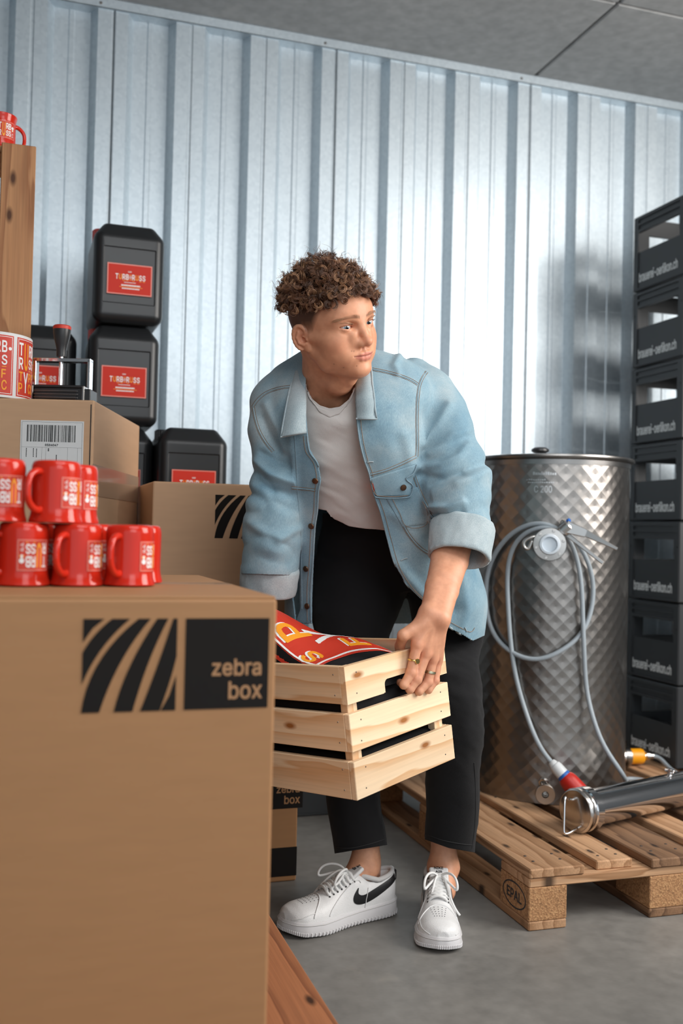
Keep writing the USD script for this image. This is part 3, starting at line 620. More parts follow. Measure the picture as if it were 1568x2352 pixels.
def blade(p0, p1, w0, w1, t0, t1, nrm=(0, 0, 1)):
    p0, p1 = np.array(p0, float), np.array(p1, float); x = (p1-p0)/np.linalg.norm(p1-p0); z = np.array(nrm, float); y = np.cross(z, x)
    P = []
    for q, w, t in ((p0, w0, t0), (p1, w1, t1)):
        for a in (-1, 1):
            for b in (-1, 1): P += [q+y*a*w/2+z*b*(t/2-.002), q+y*a*(w/2-.002)+z*b*t/2]
    return hull(P)
LV = np.linalg.inv(mat4(fc, R))
def vl(px, py, e):
    q = tank_hit(px, py, e); return (LV@np.append(q, 1))[:3]
def vq(px, py, zz):
    'point of the valve plane zz in front of the skin seen at a pixel, in valve axes'
    d = cam_ray(px, py); o = (LV@np.append(CAM, 1))[:3]; dd = LV[:3, :3]@d; return o+dd*((zz-o[2])/dd[2])
vpart('lever', cat(cyl(vq(1290, 1222, .056), vq(1308, 1204, .060), .019, 28, .004), blade(vq(1300, 1210, .060), vq(1345, 1225, .066), .036, .024, .026, .018), blade(vq(1340, 1222, .066), vq(1417, 1261, .085), .022, .009, .014, .007)), 'steel_satin')
vpart('release_lever', blade(vq(1305, 1230, .055), vq(1384, 1293, .07), .013, .010, .008, .006), 'steel_satin')
vpart('lever_cap', cyl(vq(1302, 1198, .055), vq(1308, 1194, .06), .006, 14), 'plug_blue', label='blue marker on the lever')
# bottom outlet
p, R, n = radial(1252, 1812); fc = p
def vpart2(nm, m, mt, sm=40, **k): part(tk, nm, m, mt, L@mat4(p, R), smooth=sm, **k)
vpart2('outlet', lathe([(0, 0), (.016, 0), (.016, .05), (.019, .052), (.027, .056), (.0285, .060), (.0285, .066), (.027, .069), (.010, .0685), (.008, .066), (.008, .03), (0, .03)], 40), 'steel')
vpart2('outlet_clamp', cat(tube([(.017*math.cos(a), .017*math.sin(a)+.006, .045) for a in np.linspace(0, 2*np.pi, 24, endpoint=False)], .0045, 8, closed=True), tube([(-.01, .02, .045), (-.014, .034, .05), (-.004, .040, .055), (.004, .03, .052)], .005, 10, res=14)), 'steel', True)

# cable hung on the valve
def tp(px, py, e): return tank_hit(px, py, e)
path = [(1272, 1757, .075), (1240, 1715, .050), (1212, 1650, .016), (1188, 1570, .012), (1172, 1470, .012), (1166, 1380, .012), (1166, 1310, .014), (1180, 1255, .022), (1212, 1222, .032), (1258, 1212, .040), (1310, 1232, .034), (1345, 1280, .022),
        (1361, 1340, .014), (1357, 1400, .012), (1336, 1452, .012), (1290, 1493, .012), (1230, 1514, .012), (1175, 1498, .012), (1132, 1452, .012), (1116, 1380, .012), (1122, 1310, .012), (1150, 1252, .016), (1190, 1216, .024), (1245, 1203, .036),
        (1290, 1222, .040), (1320, 1270, .030), (1334, 1340, .024), (1338, 1420, .022), (1341, 1500, .022), (1348, 1590, .02)]
pts = [tp(*q) for q in path]
def deck(px, py, z): return cam_on(px, py, 2, z)
q0 = deck(1455, 1788, .152); q1 = deck(1500, 1790, .152)
t_end = pts[-1]
pts += [cam_point(1362, 1650, 2.86), cam_point(1392, 1722, 2.84), cam_point(1425, 1772, 2.84), deck(1463, 1790, .153), deck(1505, 1797, .153), deck(1545, 1803, .153)]
ln = np.concatenate([[0], np.cumsum(np.linalg.norm(np.diff(pts, axis=0), axis=1))])
spl = CubicSpline(ln, np.array(pts))(np.linspace(0, ln[-1], 260))
cb = thing('power_cable', 'grey rubber cable looped over the tank valve with a red plug', 'cable', mat4(pts[10]))
part(cb, 'cable', tube(spl, .0068, 12), 'cable_grey', smooth=True, world=True)
a0, a1 = cam_point(1266, 1750, 2.68), cam_point(1318, 1806, 2.60)
a0 = pts[0]; a1 = cam_point(1322, 1812, (a0-CAM)@FWD-.03); ax = np.array(a1-a0); ax /= np.linalg.norm(ax)
R = frame(np.cross(ax, [0, 0, 1]), z=ax)
def plug(nm, prof, mt, label=None, seg=24): part(cb, nm, moved(lathe(prof, seg), a0, R), mt, smooth=35, world=True, label=label)
plug('gland', [(0, -.012), (.010, -.012), (.0125, -.008), (.014, 0), (.017, .002), (.0185, .012), (.0185, .034), (.0165, .038), (0, .038)], 'plug_white', 'white cable gland', 12)
plug('plug_ring', [(0, .034), (.0180, .034), (.0195, .037), (.0195, .043), (.0180, .045), (0, .045)], 'plug_blue', 'blue ring of the plug')
plug('plug', [(0, .043), (.021, .043), (.0245, .050), (.0265, .062), (.0275, .090), (.0275, .11), (.026, .112), (0, .112)], 'plug_red', 'red industrial plug')

# steel cylinder lying on the pallet
c0, c1 = deck(1340, 1915, .144), deck(1568, 1862, .144)
dx = (c1-c0); dx[2] = 0; dx /= np.linalg.norm(dx); CR = .058
o = c0 + np.array([0, 0, CR]) + np.cross([0, 0, 1.0], dx)*CR*.25 - dx*.020
R = frame(dx, z=(0, 0, 1))
cy = thing('filter_housing', 'polished steel cylinder with wire bail handle lying on the pallet boards', 'steel cylinder', mat4(o, R))
RX = np.array([[0, 0, 1], [1, 0, 0], [0, 1, 0]], float)
def cp(nm, m, mt, sm=40): part(cy, nm, m, mt, smooth=sm)
def lx(prof, seg=56): return moved(lathe(prof, seg), (0, 0, 0), RX)
cp('tube', lx([(0, .02), (.0475, .02), (.0475, .56), (0, .56)]), 'chrome')
cp('end_cap', lx([(0, -.004), (.030, -.004), (.046, -.001), (.050, .001), (.053, .001), (.0565, .004), (.058, .008), (.058, .014), (.0565, .018), (.052, .022), (.0475, .030), (0, .030)]), 'steel')
cp('clamp_ring', lx([(.047, .026), (.054, .026), (.0575, .029), (.0575, .052), (.054, .055), (.047, .055)]), 'chrome')
cp('foot_ring', lx([(.046, .535), (.056, .535), (.058, .54), (.058, .565), (.056, .57), (0, .57)]), 'chrome')
cp('bail_handle', tube([(-.002, .012, .030), (-.020, .010, .034), (-.032, .006, .030), (-.042, -.002, -.020), (-.046, -.008, -.048), (-.030, -.012, -.048), (-.004, -.010, -.044)], .0034, 10, res=40), 'chrome', True)
cp('wing_nut', moved(cat(cbox(.012, .03, .008, .002), cyl((0, 0, -.02), (0, 0, .006), .007, 12)), (.40, 0, .058)), 'chrome')

# yellow coupling with its own short hose
k0, k1 = cam_on(1416, 1738, 2, .177), cam_on(1490, 1738, 2, .177)
k1 = k0+(k1-k0)*np.array([1, .6, 0])
ax = k1-k0; ax /= np.linalg.norm(ax); R = frame(ax, z=(0, 0, 1))
hc = thing('hose_coupling', 'yellow hose coupling with steel cap lying beside the black crates', 'coupling', mat4(k0, R))
KS = 1.22
def hp(nm, prof, mt, **k): part(hc, nm, moved(lathe(np.array(prof)*KS, 32), (0, 0, 0), RX), mt, smooth=35, **k)
hp('steel_cap', [(0, -.006), (.024, -.006), (.026, -.002), (.0255, .018), (.020, .022), (0, .022)], 'steel')
hp('clamp_ring', [(.02, .02), (.0258, .02), (.0262, .03), (.0258, .036), (.02, .036)], 'steel_dark')
hp('yellow_grip', [(0, .034), (.0195, .034), (.0215, .038), (.0215, .072), (.0195, .077), (0, .077)], 'coupling_yellow', label='yellow plastic grip')
hp('steel_tail', [(0, .075), (.010, .075), (.010, .084), (.0135, .086), (.0135, .096), (.009, .098), (.009, .108), (0, .108)], 'steel')
part(hc, 'hose', tube([(.124, 0, 0), (.140, -.004, -.001), (.152, -.022, -.008), (.150, -.07, -.020), (.140, -.15, -.0253), (.125, -.26, -.0253)], .0072, 12, res=36), 'cable_grey', smooth=True)
part(hc, 'cap_ring', tube([(.012, .011*math.cos(a), .042+.011*math.sin(a)) for a in np.linspace(0, 2*np.pi, 20, endpoint=False)], .0025, 8, closed=True), 'steel', smooth=True)

# ------------------------------------------------------------------ bottle crates
def crate_body(W=.298, D=.398, HH=.276):
    b = m3.Manifold(m3.Mesh(*(lambda t: (np.asarray(t.vertices, np.float32), np.asarray(t.faces, np.uint32)))(cbox(D, W, HH, .004, (0, 0, HH/2)))))
    cube = lambda x0, x1, y0, y1, z0, z1: m3.Manifold.cube((x1-x0, y1-y0, z1-z0)).translate((x0, y0, z0))
    b = b - cube(-D/2+.012, D/2-.012, -W/2+.012, W/2-.012, .012, HH+.01)
    z0, z1 = .142, .215
    b = b - cube(-D, D, -W/2+.030, W/2-.030, z0, z1) - cube(-D/2+.06, D/2-.06, -W, W, z0, z1)
    for s in (-1, 1):                                                                # sunk panels between the corner posts
        x = s*D/2
        b = b - cube(min(x-s*.004, x+s*.05), max(x-s*.004, x+s*.05), -W/2+.028, W/2-.028, .010, z0+.02)
        b = b - cube(min(x-s*.005, x+s*.05), max(x-s*.005, x+s*.05), -W/2+.028, W/2-.028, .225, .240) - cube(min(x-s*.005, x+s*.05), max(x-s*.005, x+s*.05), -W/2+.028, W/2-.028, .248, .262)
        y = s*W/2
        b = b - cube(-D/2+.055, D/2-.055, min(y-s*.004, y+s*.05), max(y-s*.004, y+s*.05), .010, z0+.02) - cube(-D/2+.055, D/2-.055, min(y-s*.005, y+s*.05), max(y-s*.005, y+s*.05), .225, .240)
    for k in range(3):
        for l in range(4):
            b = b - m3.Manifold.cylinder(.05, .03, .03, 20).translate((-.145+.097*l, -.096+.096*k, -.01))
    return tm(b)
def beer_crate(label, m, group='black bottle crates in the tall stack'):
    t = thing('bottle_crate', label, 'crate', m, group)
    part(t, 'body', crate_body(), 'crate_black')
    dv = [bx(-.187, .187, y-.002, y+.002, .012, .12, .0005) for y in (-.048, .048)] + [bx(x-.002, x+.002, -.136, .136, .012, .12, .0005) for x in (-.0935, 0, .0935)]
    part(t, 'divider', cat(*dv), 'crate_black')
    R = np.array([[0, 0, -1], [-1, 0, 0], [0, 1, 0]], float)
    T = fit_text('brauerei-oerlikon.ch', -.112, 0, .224, .036, True, .0006)
    part(t, 'lettering', T, 'crate_text', mat4((-.1952, .004, .030), R), label='pale lettering of a web address')
    T2 = fit_text('brauerei-oerlikon.ch', -.13, 0, .26, .036, True, .0006)
    part(t, 'lettering', T2, 'crate_text', mat4((0, -.1452, .030), FRONT))
    for y in (-.137, .137): part(t, 'peg', cyl((-.1985, y, .19), (-.2003, y, .19), .004, 10, .0005), 'can_black')
    return t
ordn = ['lowest', 'second from the bottom', 'third from the bottom', 'fourth, middle one', 'fifth from the bottom', 'second from the top', 'topmost']
bc = None
for k in range(7):
    m = mat4((2.125+.199+(0, .001, -.002, .001, .002, 0, -.001)[k], 3.012+(0, .002, -.002, 0, .002, -.001, 0)[k], .1445+.2805*k), rotz((0, .3, -.3, .2, 0, -.2, .3)[k]))
    lab = f'black plastic bottle crate with pale web address, {ordn[k]} of the tall stack'
    bc = bc or None
    if k == 0: bc = beer_crate(lab, m)
    else: copy_of(bc, m, lab)
for k in range(4): copy_of(bc, mat4((2.7275, 3.010, .1445+.2805*k), rotz((.2, -.2, .3, 0)[k])), f'unseen black bottle crate of the low stack behind the tall one, darkening its openings, {("first", "second", "third", "fourth")[k]} from the pallet', 'unseen black bottle crates in the low stack')  # unseen stack, placed to darken the view through the tall stack
dc = copy_of(bc, mat4((.935, 3.25, .0005), rotz(180)), 'black crate on the floor behind the legs, right of the low brown box', 'crate on the floor')
# ------------------------------------------------------------------ sculpting tools: distance fields turned into one smooth skin
def relaxed(m, n, lam=.5):
    'evens out a mesh without shrinking it'
    from scipy.sparse import coo_matrix
    f = np.asarray(m.faces); N = len(m.vertices); i = np.concatenate([f[:, 0], f[:, 1], f[:, 2]]); j = np.concatenate([f[:, 1], f[:, 2], f[:, 0]])
    A = coo_matrix((np.ones(2*len(i)), (np.concatenate([i, j]), np.concatenate([j, i]))), shape=(N, N)).tocsr(); A.data[:] = 1
    d = np.maximum(np.asarray(A.sum(1)).ravel(), 1)[:, None]; v0 = np.array(m.vertices); v = v0.copy()
    for k in range(n): L = (A@v)/d-v; v = v+(lam if k % 2 == 0 else -lam*1.03)*L
    m.vertices = v0+np.clip(v-v0, -.004, .004)
class Field:
    def __init__(s, lo, hi, h):
        s.lo = np.array(lo, float); s.h = h; s.n = np.ceil((np.array(hi)-s.lo)/h).astype(int)+1
        s.F = np.full(s.n, 1.0, np.float32); s.ax = [s.lo[k]+h*np.arange(s.n[k]) for k in range(3)]
    def _sub(s, lo, hi):
        a = [max(0, int((lo[k]-s.lo[k])/s.h)) for k in range(3)]; b = [min(s.n[k], int((hi[k]-s.lo[k])/s.h)+2) for k in range(3)]
        return tuple(slice(x, max(x, y)) for x, y in zip(a, b))
    def pts(s, sl): return np.meshgrid(*[s.ax[k][sl[k]].astype(np.float32) for k in range(3)], indexing='ij', sparse=True)
    def put(s, fn, lo, hi, k=.01, op='add', m=None):
        m = max(3*k, 3*s.h)+.004 if m is None else m
        sl = s._sub(np.array(lo)-m, np.array(hi)+m); X = s.pts(sl); d = fn(*X); A = s.F[sl]
        if op == 'add': h = np.clip(.5+.5*(A-d)/k, 0, 1) if k else (A > d)*1.0; s.F[sl] = (A*(1-h)+d*h-k*h*(1-h)) if k else np.minimum(A, d)
        else: h = np.clip(.5-.5*(A+d)/k, 0, 1); s.F[sl] = A*(1-h)-d*h+k*h*(1-h)
    def cone(s, p, q, r0, r1=None, k=.01, op='add', sq=None):
        p, q = np.array(p, float), np.array(q, float); r1 = r0 if r1 is None else r1; b = q-p; bb = max(b@b, 1e-12); r = max(r0, r1)
        def fn(x, y, z):
            t = np.clip(((x-p[0])*b[0]+(y-p[1])*b[1]+(z-p[2])*b[2])/bb, 0, 1)
            return np.sqrt((x-p[0]-t*b[0])**2+(y-p[1]-t*b[1])**2+(z-p[2]-t*b[2])**2)-(r0+(r1-r0)*t)
        s.put(fn, np.minimum(p, q)-r, np.maximum(p, q)+r, k, op)
    def ball(s, c, r, k=.01, op='add'): s.ell(c, (r, r, r), k, op)
    def ell(s, c, r, k=.01, op='add', R=None):
        c, r = np.array(c, float), np.array(r, float); M = np.eye(3) if R is None else np.asarray(R).T; e = r.max()
        def fn(x, y, z):
            x, y, z = x-c[0], y-c[1], z-c[2]
            u, v, w = [(M[i, 0]*x+M[i, 1]*y+M[i, 2]*z)/r[i] for i in range(3)]
            k0 = np.sqrt(u*u+v*v+w*w); k1 = np.sqrt((u/r[0])**2+(v/r[1])**2+(w/r[2])**2)
            return k0*(k0-1)/np.maximum(k1, 1e-6)
        s.put(fn, c-e, c+e, k, op)
    def chain(s, pts, rs, k=.01):
        for p, q, a, b in zip(pts[:-1], pts[1:], rs[:-1], rs[1:]): s.cone(p, q, a, b, k)
    def stack(s, rows, k=.02, e=2.4):
        'rows of (z, cx, cy, half across the view, half along the view): a body of flat slices'
        T = np.array(rows, float); T = T[np.argsort(T[:, 0])]; A, B = _r0[:2], np.array([math.sin(YAW), math.cos(YAW)])
        cols = [PchipInterpolator(T[:, 0], T[:, i]) for i in range(1, 5)]; z0, z1 = T[0, 0], T[-1, 0]
        def fn(x, y, z):
            zc = np.clip(z, z0, z1); cx, cy, a, b = [c(zc).astype(np.float32) for c in cols]
            u = ((x-cx)*A[0]+(y-cy)*A[1])/a; v = ((x-cx)*B[0]+(y-cy)*B[1])/b
            q = (np.abs(u)**e+np.abs(v)**e)**(1/e)
            d = (q-1)*np.minimum(a, b); o = np.maximum(z0-z, z-z1)
            return np.where(o > 0, np.sqrt(np.maximum(d, 0)**2+o*o), np.maximum(d, o)).astype(np.float32)
        r = max(T[:, 3].max(), T[:, 4].max())
        s.put(fn, [T[:, 1].min()-r, T[:, 2].min()-r, z0], [T[:, 1].max()+r, T[:, 2].max()+r, z1], k)
    def mesh(s, relax=2):
        F = s.F; B = F < 0; n = s.n
        c = sum(B[i:n[0]-1+i, j:n[1]-1+j, k:n[2]-1+k].astype(np.int8) for i in (0, 1) for j in (0, 1) for k in (0, 1))
        act = (c > 0) & (c < 8); idx = -np.ones(act.shape, np.int64); cells = np.argwhere(act); idx[act] = np.arange(len(cells))
        acc = np.zeros((len(cells), 3)); cnt = np.zeros(len(cells)); C = cells
        corner = [(i, j, k) for i in (0, 1) for j in (0, 1) for k in (0, 1)]
        V = {q: F[C[:, 0]+q[0], C[:, 1]+q[1], C[:, 2]+q[2]] for q in corner}
        for q in corner:
            for a in range(3):
                if q[a] == 0:
                    p = list(q); p[a] = 1; f0, f1 = V[q], V[tuple(p)]; m = (f0 < 0) != (f1 < 0)
                    t = np.where(m, f0/np.where(m, f0-f1, 1), 0); pos = np.tile(np.array(q, float), (len(C), 1)); pos[:, a] += t
                    acc[m] += pos[m]; cnt[m] += 1
        v = s.lo+s.h*(C+acc/np.maximum(cnt, 1)[:, None]); faces = []
        for a in range(3):
            b, d = (a+1) % 3, (a+2) % 3
            sl0 = [slice(None)]*3; sl1 = [slice(None)]*3; sl0[a] = slice(0, n[a]-1); sl1[a] = slice(1, n[a])
            f0, f1 = B[tuple(sl0)], B[tuple(sl1)]; E = np.argwhere(f0 != f1)
            E = E[(E[:, b] > 0) & (E[:, d] > 0) & (E[:, b] < n[b]-1) & (E[:, d] < n[d]-1)]
            ins = f0[tuple(E.T)]
            def at(db, dd):
                q = E.copy(); q[:, b] -= db; q[:, d] -= dd; return idx[tuple(q.T)]
            Q = np.stack([at(1, 1), at(0, 1), at(0, 0), at(1, 0)], 1); Q[~ins] = Q[~ins][:, ::-1]
            faces += [Q[:, [0, 1, 2]], Q[:, [0, 2, 3]]]
        m = trimesh.Trimesh(v, np.vstack(faces), process=False)
        if relax: relaxed(m, relax)
        return m
def proj(v):
    w = np.asarray(v, float)-CAM; d = w@FWD
    return np.stack([PW/2+F_PX*(w@RGT)/d, PH/2-F_PX*(w@UPV)/d, d], -1)
def row(py, L, R, d0, d1):
    'one slice of a body: seen between pixels L and R at row py, from depth d0 to d1'
    d = (d0+d1)/2; c = cam_point((L+R)/2, py, d); return (c[2], c[0], c[1], (R-L)/2*d/F_PX, (d1-d0)/2)
def clip(m, f):
    'keeps the part of the mesh where the vertex field f < 0, with a clean edge'
    v, F = np.array(m.vertices), np.array(m.faces); s = f[F] < 0; n = s.sum(1); keep = [F[n == 3]]; new = []; nv = len(v); cache = {}
    def cut(i, j):
        k = (min(i, j), max(i, j))
        if k not in cache:
            t = f[i]/(f[i]-f[j]); new.append(v[i]+t*(v[j]-v[i])); cache[k] = nv+len(new)-1
        return cache[k]
    extra = []
    for T, q in zip(F[(n == 1) | (n == 2)], s[(n == 1) | (n == 2)]):
        if q.sum() == 1:
            i = int(np.argmax(q)); a, b, c = T[i], T[(i+1) % 3], T[(i+2) % 3]; extra.append((a, cut(a, b), cut(a, c)))
        else:
            i = int(np.argmin(q)); a, b, c = T[i], T[(i+1) % 3], T[(i+2) % 3]; x, y = cut(a, b), cut(a, c); extra += [(x, b, c), (x, c, y)]
    V = np.vstack([v]+([np.array(new)] if new else [])); FF = np.vstack(keep+([np.array(extra)] if extra else []))
    m = trimesh.Trimesh(V, FF, process=False); m.remove_unreferenced_vertices(); return m
def solidify(m, t):
    'gives a sheet a thickness, inwards'
    v, f, n = meshkit.arrays(m, True); N = len(v)
    e = np.sort(np.vstack([f[:, [0, 1]], f[:, [1, 2]], f[:, [2, 0]]]), 1); d = np.vstack([f[:, [0, 1]], f[:, [1, 2]], f[:, [2, 0]]])
    u, inv, c = np.unique(e, axis=0, return_inverse=True, return_counts=True); b = d[c[inv.ravel()] == 1]
    rim = np.vstack([np.stack([b[:, 1], b[:, 0], b[:, 0]+N], 1), np.stack([b[:, 1], b[:, 0]+N, b[:, 1]+N], 1)])
    return trimesh.Trimesh(np.vstack([v, v-n*t]), np.vstack([f, f[:, ::-1]+N, rim]), process=False)
def signed_px(xy, poly):
    'signed pixel distance to a polygon, negative inside'
    P = np.array(poly, float); Q = np.roll(P, -1, 0); x, y = xy[:, 0], xy[:, 1]; best = np.full(len(xy), 1e9); ins = np.zeros(len(xy), bool)
    for (a, b), (c, d) in zip(P, Q):
        t = np.clip(((x-a)*(c-a)+(y-b)*(d-b))/max((c-a)**2+(d-b)**2, 1e-9), 0, 1); best = np.minimum(best, np.hypot(x-a-t*(c-a), y-b-t*(d-b)))
        if d != b: ins ^= ((b > y) != (d > y)) & (x < (c-a)*(y-b)/(d-b)+a)
    return np.where(ins, -best, best)
def line_px(xy, pl):
    P = np.array(pl, float); best = np.full(len(xy), 1e9); x, y = xy[:, 0], xy[:, 1]
    for (a, b), (c, d) in zip(P[:-1], P[1:]):
        t = np.clip(((x-a)*(c-a)+(y-b)*(d-b))/max((c-a)**2+(d-b)**2, 1e-9), 0, 1); best = np.minimum(best, np.hypot(x-a-t*(c-a), y-b-t*(d-b)))
    return best
class Draper:
    'finds the point of a surface seen at a pixel, to lay seams, pockets and prints on it'
    def __init__(s, m, back=False):
        s.v, s.f, s.n = meshkit.arrays(m, True); s.p = proj(s.v); t = s.p[s.f][:, :, :2]
        ar = (t[:, 1, 0]-t[:, 0, 0])*(t[:, 2, 1]-t[:, 0, 1])-(t[:, 1, 1]-t[:, 0, 1])*(t[:, 2, 0]-t[:, 0, 0])
        s.k = np.nonzero(np.abs(ar) > 1e-6)[0]; s.t = t[s.k]; s.ar = ar[s.k]; s.lo = s.t.min(1); s.hi = s.t.max(1)
    def __call__(s, px, py, off=0.0):
        out = []
        for x, y in zip(np.atleast_1d(px), np.atleast_1d(py)):
            c = np.nonzero((s.lo[:, 0] <= x) & (s.hi[:, 0] >= x) & (s.lo[:, 1] <= y) & (s.hi[:, 1] >= y))[0]; best = None
            if len(c):
                A, B, C = s.t[c, 0], s.t[c, 1], s.t[c, 2]; ar = s.ar[c]
                w1 = ((x-A[:, 0])*(C[:, 1]-A[:, 1])-(y-A[:, 1])*(C[:, 0]-A[:, 0]))/ar; w2 = ((B[:, 0]-A[:, 0])*(y-A[:, 1])-(B[:, 1]-A[:, 1])*(x-A[:, 0]))/ar
                ok = (w1 >= -1e-6) & (w2 >= -1e-6) & (w1+w2 <= 1+1e-6)
                if ok.any():
                    F = s.f[s.k[c[ok]]]; w = np.stack([1-w1[ok]-w2[ok], w1[ok], w2[ok]], 1); d = (s.p[F][:, :, 2]*w).sum(1); i = int(np.argmin(d))
                    best = (s.v[F[i]]*w[i][:, None]).sum(0); nn = (s.n[F[i]]*w[i][:, None]).sum(0)
            if best is None:
                i = int(np.argmin((s.p[:, 0]-x)**2+(s.p[:, 1]-y)**2+(s.p[:, 2]*4)**2)); best = cam_point(x, y, s.p[i, 2]); nn = s.n[i]
            nn = nn/np.linalg.norm(nn); out.append(best+nn*off)
        return np.array(out)
    def line(s, pl, step=4, off=.0008):
        P = np.array(pl, float); t = np.concatenate([[0], np.cumsum(np.hypot(*np.diff(P, axis=0).T))]); n = max(3, int(t[-1]/step))
        q = np.linspace(0, t[-1], n); P = np.stack([PchipInterpolator(t, P[:, 0])(q), PchipInterpolator(t, P[:, 1])(q)], 1) if len(P) > 2 else np.stack([np.interp(q, t, P[:, i]) for i in (0, 1)], 1)
        Z = s(P[:, 0], P[:, 1], off)
        return (Z+np.vstack([Z[:1], Z[:-1]])+np.vstack([Z[1:], Z[-1:]]))/3
    def patch(s, tl, tr, br, bl, nu, nv, off=.002, thick=.002, bulge=0):
        'four-cornered piece of cloth laid on the surface'
        u, v = np.meshgrid(np.linspace(0, 1, nu), np.linspace(0, 1, nv)); tl, tr, br, bl = map(np.array, (tl, tr, br, bl))
        P = (1-v)[..., None]*((1-u)[..., None]*tl+u[..., None]*tr)+v[..., None]*((1-u)[..., None]*bl+u[..., None]*br)
        Z = s(P[..., 0].ravel(), P[..., 1].ravel(), off).reshape(nv, nu, 3)
        for _ in range(2): Z[1:-1, 1:-1] = (Z[1:-1, 1:-1]*2+Z[:-2, 1:-1]+Z[2:, 1:-1]+Z[1:-1, :-2]+Z[1:-1, 2:])/6
        return grid_sheet(Z, thick, bulge)
def grid_sheet(Z, thick=.002, bulge=0):
    nv, nu = Z.shape[:2]; i, j = np.meshgrid(np.arange(nv-1), np.arange(nu-1), indexing='ij'); a = (i*nu+j).ravel()
    f = np.vstack([np.stack([a, a+nu, a+1], 1), np.stack([a+1, a+nu, a+nu+1], 1)])
    m = trimesh.Trimesh(Z.reshape(-1, 3), f, process=False)
    if ((m.face_normals.mean(0))@FWD) > 0: m.faces = m.faces[:, ::-1]
    return solidify(m, thick)

# ------------------------------------------------------------------ materials of the figure
def skin_mat():
    n = {'a': ('attribute', {'attribute': 'tint'}), 't': ('geometry', {}), 'n': ('noise_texture', {'scale': 70.0, 'detail': 4.0}), 'r': ('rgb_ramp', {'ramp': [(.3, (.90, .86, .84)), (.7, (1.06, 1.05, 1.05))]}),
         'm': ('mix', {'mix_type': 'multiply', 'fac': 1.0}), 'n2': ('noise_texture', {'scale': 900.0, 'detail': 2.0}), 'b': ('bump', {'strength': .12, 'distance': .0005}),
         'p': ('principled_bsdf', {'roughness': .46, 'specular_ior_level': .4, 'subsurface_weight': .12, 'subsurface_scale': .006, 'subsurface_radius': (1.0, .35, .18)})}
    l = [('t.position', 'n.vector'), ('n.fac', 'r.fac'), ('a.color', 'm.color1'), ('r.color', 'm.color2'), ('m.color', 'p.base_color'), ('t.position', 'n2.vector'), ('n2.fac', 'b.height'), ('b.normal', 'p.normal')]
    material('skin', n, l, 'p.BSDF')
skin_mat()
def denim_mat(name, c0, c1, c2):
    n = {'t': ('geometry', {}), 'n1': ('noise_texture', {'scale': 7.0, 'detail': 5.0, 'roughness': .6}), 'r': ('rgb_ramp', {'ramp': [(.28, c0), (.5, c1), (.72, c2)]}),
         'mp': ('mapping', {'scale': (900, 900, 160)}), 'n2': ('noise_texture', {'scale': 1.0, 'detail': 3.0}), 'r2': ('rgb_ramp', {'ramp': [(.3, (.80, .83, .86)), (.7, (1.14, 1.11, 1.09))]}), 'm': ('mix', {'mix_type': 'multiply', 'fac': 1.0}),
         'n3': ('noise_texture', {'scale': 1300.0, 'detail': 2.0}), 'b': ('bump', {'strength': .3, 'distance': .0006}),
         'p': ('principled_bsdf', {'roughness': .85, 'specular_ior_level': .2, 'sheen_weight': .15})}
    l = [('t.position', 'n1.vector'), ('n1.fac', 'r.fac'), ('t.position', 'mp.vector'), ('mp.vector', 'n2.vector'), ('n2.fac', 'r2.fac'), ('r.color', 'm.color1'), ('r2.color', 'm.color2'), ('m.color', 'p.base_color'),
         ('t.position', 'n3.vector'), ('n3.fac', 'b.height'), ('b.normal', 'p.normal')]
    material(name, n, l, 'p.BSDF')
denim_mat('denim', srgb('#6d90a2'), srgb('#8aa5b1'), srgb('#abb9bd')); denim_mat('denim_light', srgb('#93a4aa'), srgb('#a5b2b6'), srgb('#b8c0c2')); denim_mat('denim_seam', srgb('#72909f'), srgb('#8ba3ae'), srgb('#a6b6bb'))
plain('stitch', srgb('#9a7f68'), .8); plain('button_brass', (.14, .075, .045), .38, .8)
plain('cotton_white', (.66, .62, .59), .9, bump=.2, bscale=900, sheen_weight=.1)
plain('jeans_black', (.0085, .0085, .0095), .9, bump=.3, bscale=700, spec=.2, sheen_weight=.06); plain('jeans_stitch', (.02, .02, .021), .9)
plain('shirt_black', (.009, .009, .010), .9, bump=.2, bscale=600, spec=.2)
plain('leather_white', (.74, .74, .74), .42, bump=.25, bscale=420); plain('sole_white', (.66, .65, .66), .5); plain('lace_white', (.76, .76, .75), .8); plain('leather_black', (.012, .012, .013), .35); plain('lining_white', (.6, .59, .58), .9); plain('hole_dark', (.05, .05, .05), .9)
plain('hair_short', srgb('#4a3226'), .7, bump=.6, bscale=900)
material('hair', {'o': ('hair_info', {}), 'r': ('rgb_ramp', {'ramp': [(0, srgb('#2c1a11')), (.5, srgb('#573721')), (1, srgb('#8a6244'))]}), 'p': ('principled_bsdf', {'roughness': .38, 'specular_ior_level': .5})}, [('o.index', 'r.fac'), ('r.color', 'p.base_color')], 'p.BSDF')
for nm, c in (('hair_dark', '#4d3120'), ('hair_mid', '#744e37'), ('hair_fair', '#a57a58')): plain(nm, srgb(c), .36, spec=.55)
def eye_mat():
    n = {'t': ('texture_coordinate', {}), 's': ('separate_xyz', {}), 'd': ('math', {'math_type': 'divide', 'value2': .0135}), 'r': ('rgb_ramp', {'ramp': [(0, (.66, .60, .57)), (.855, (.70, .66, .64)), (.895, (.11, .13, .15)), (.915, (.20, .27, .33)), (.962, (.28, .35, .40)), (.984, (.012, .012, .012)), (1, (.006, .006, .006))]}),
         'p': ('principled_bsdf', {'roughness': .06, 'coat_weight': .6, 'coat_roughness': .02})}
    material('eye', n, [('t.object', 's.vector'), ('s.x', 'd.value1'), ('d.value', 'r.fac'), ('r.color', 'p.base_color')], 'p.BSDF')
eye_mat()

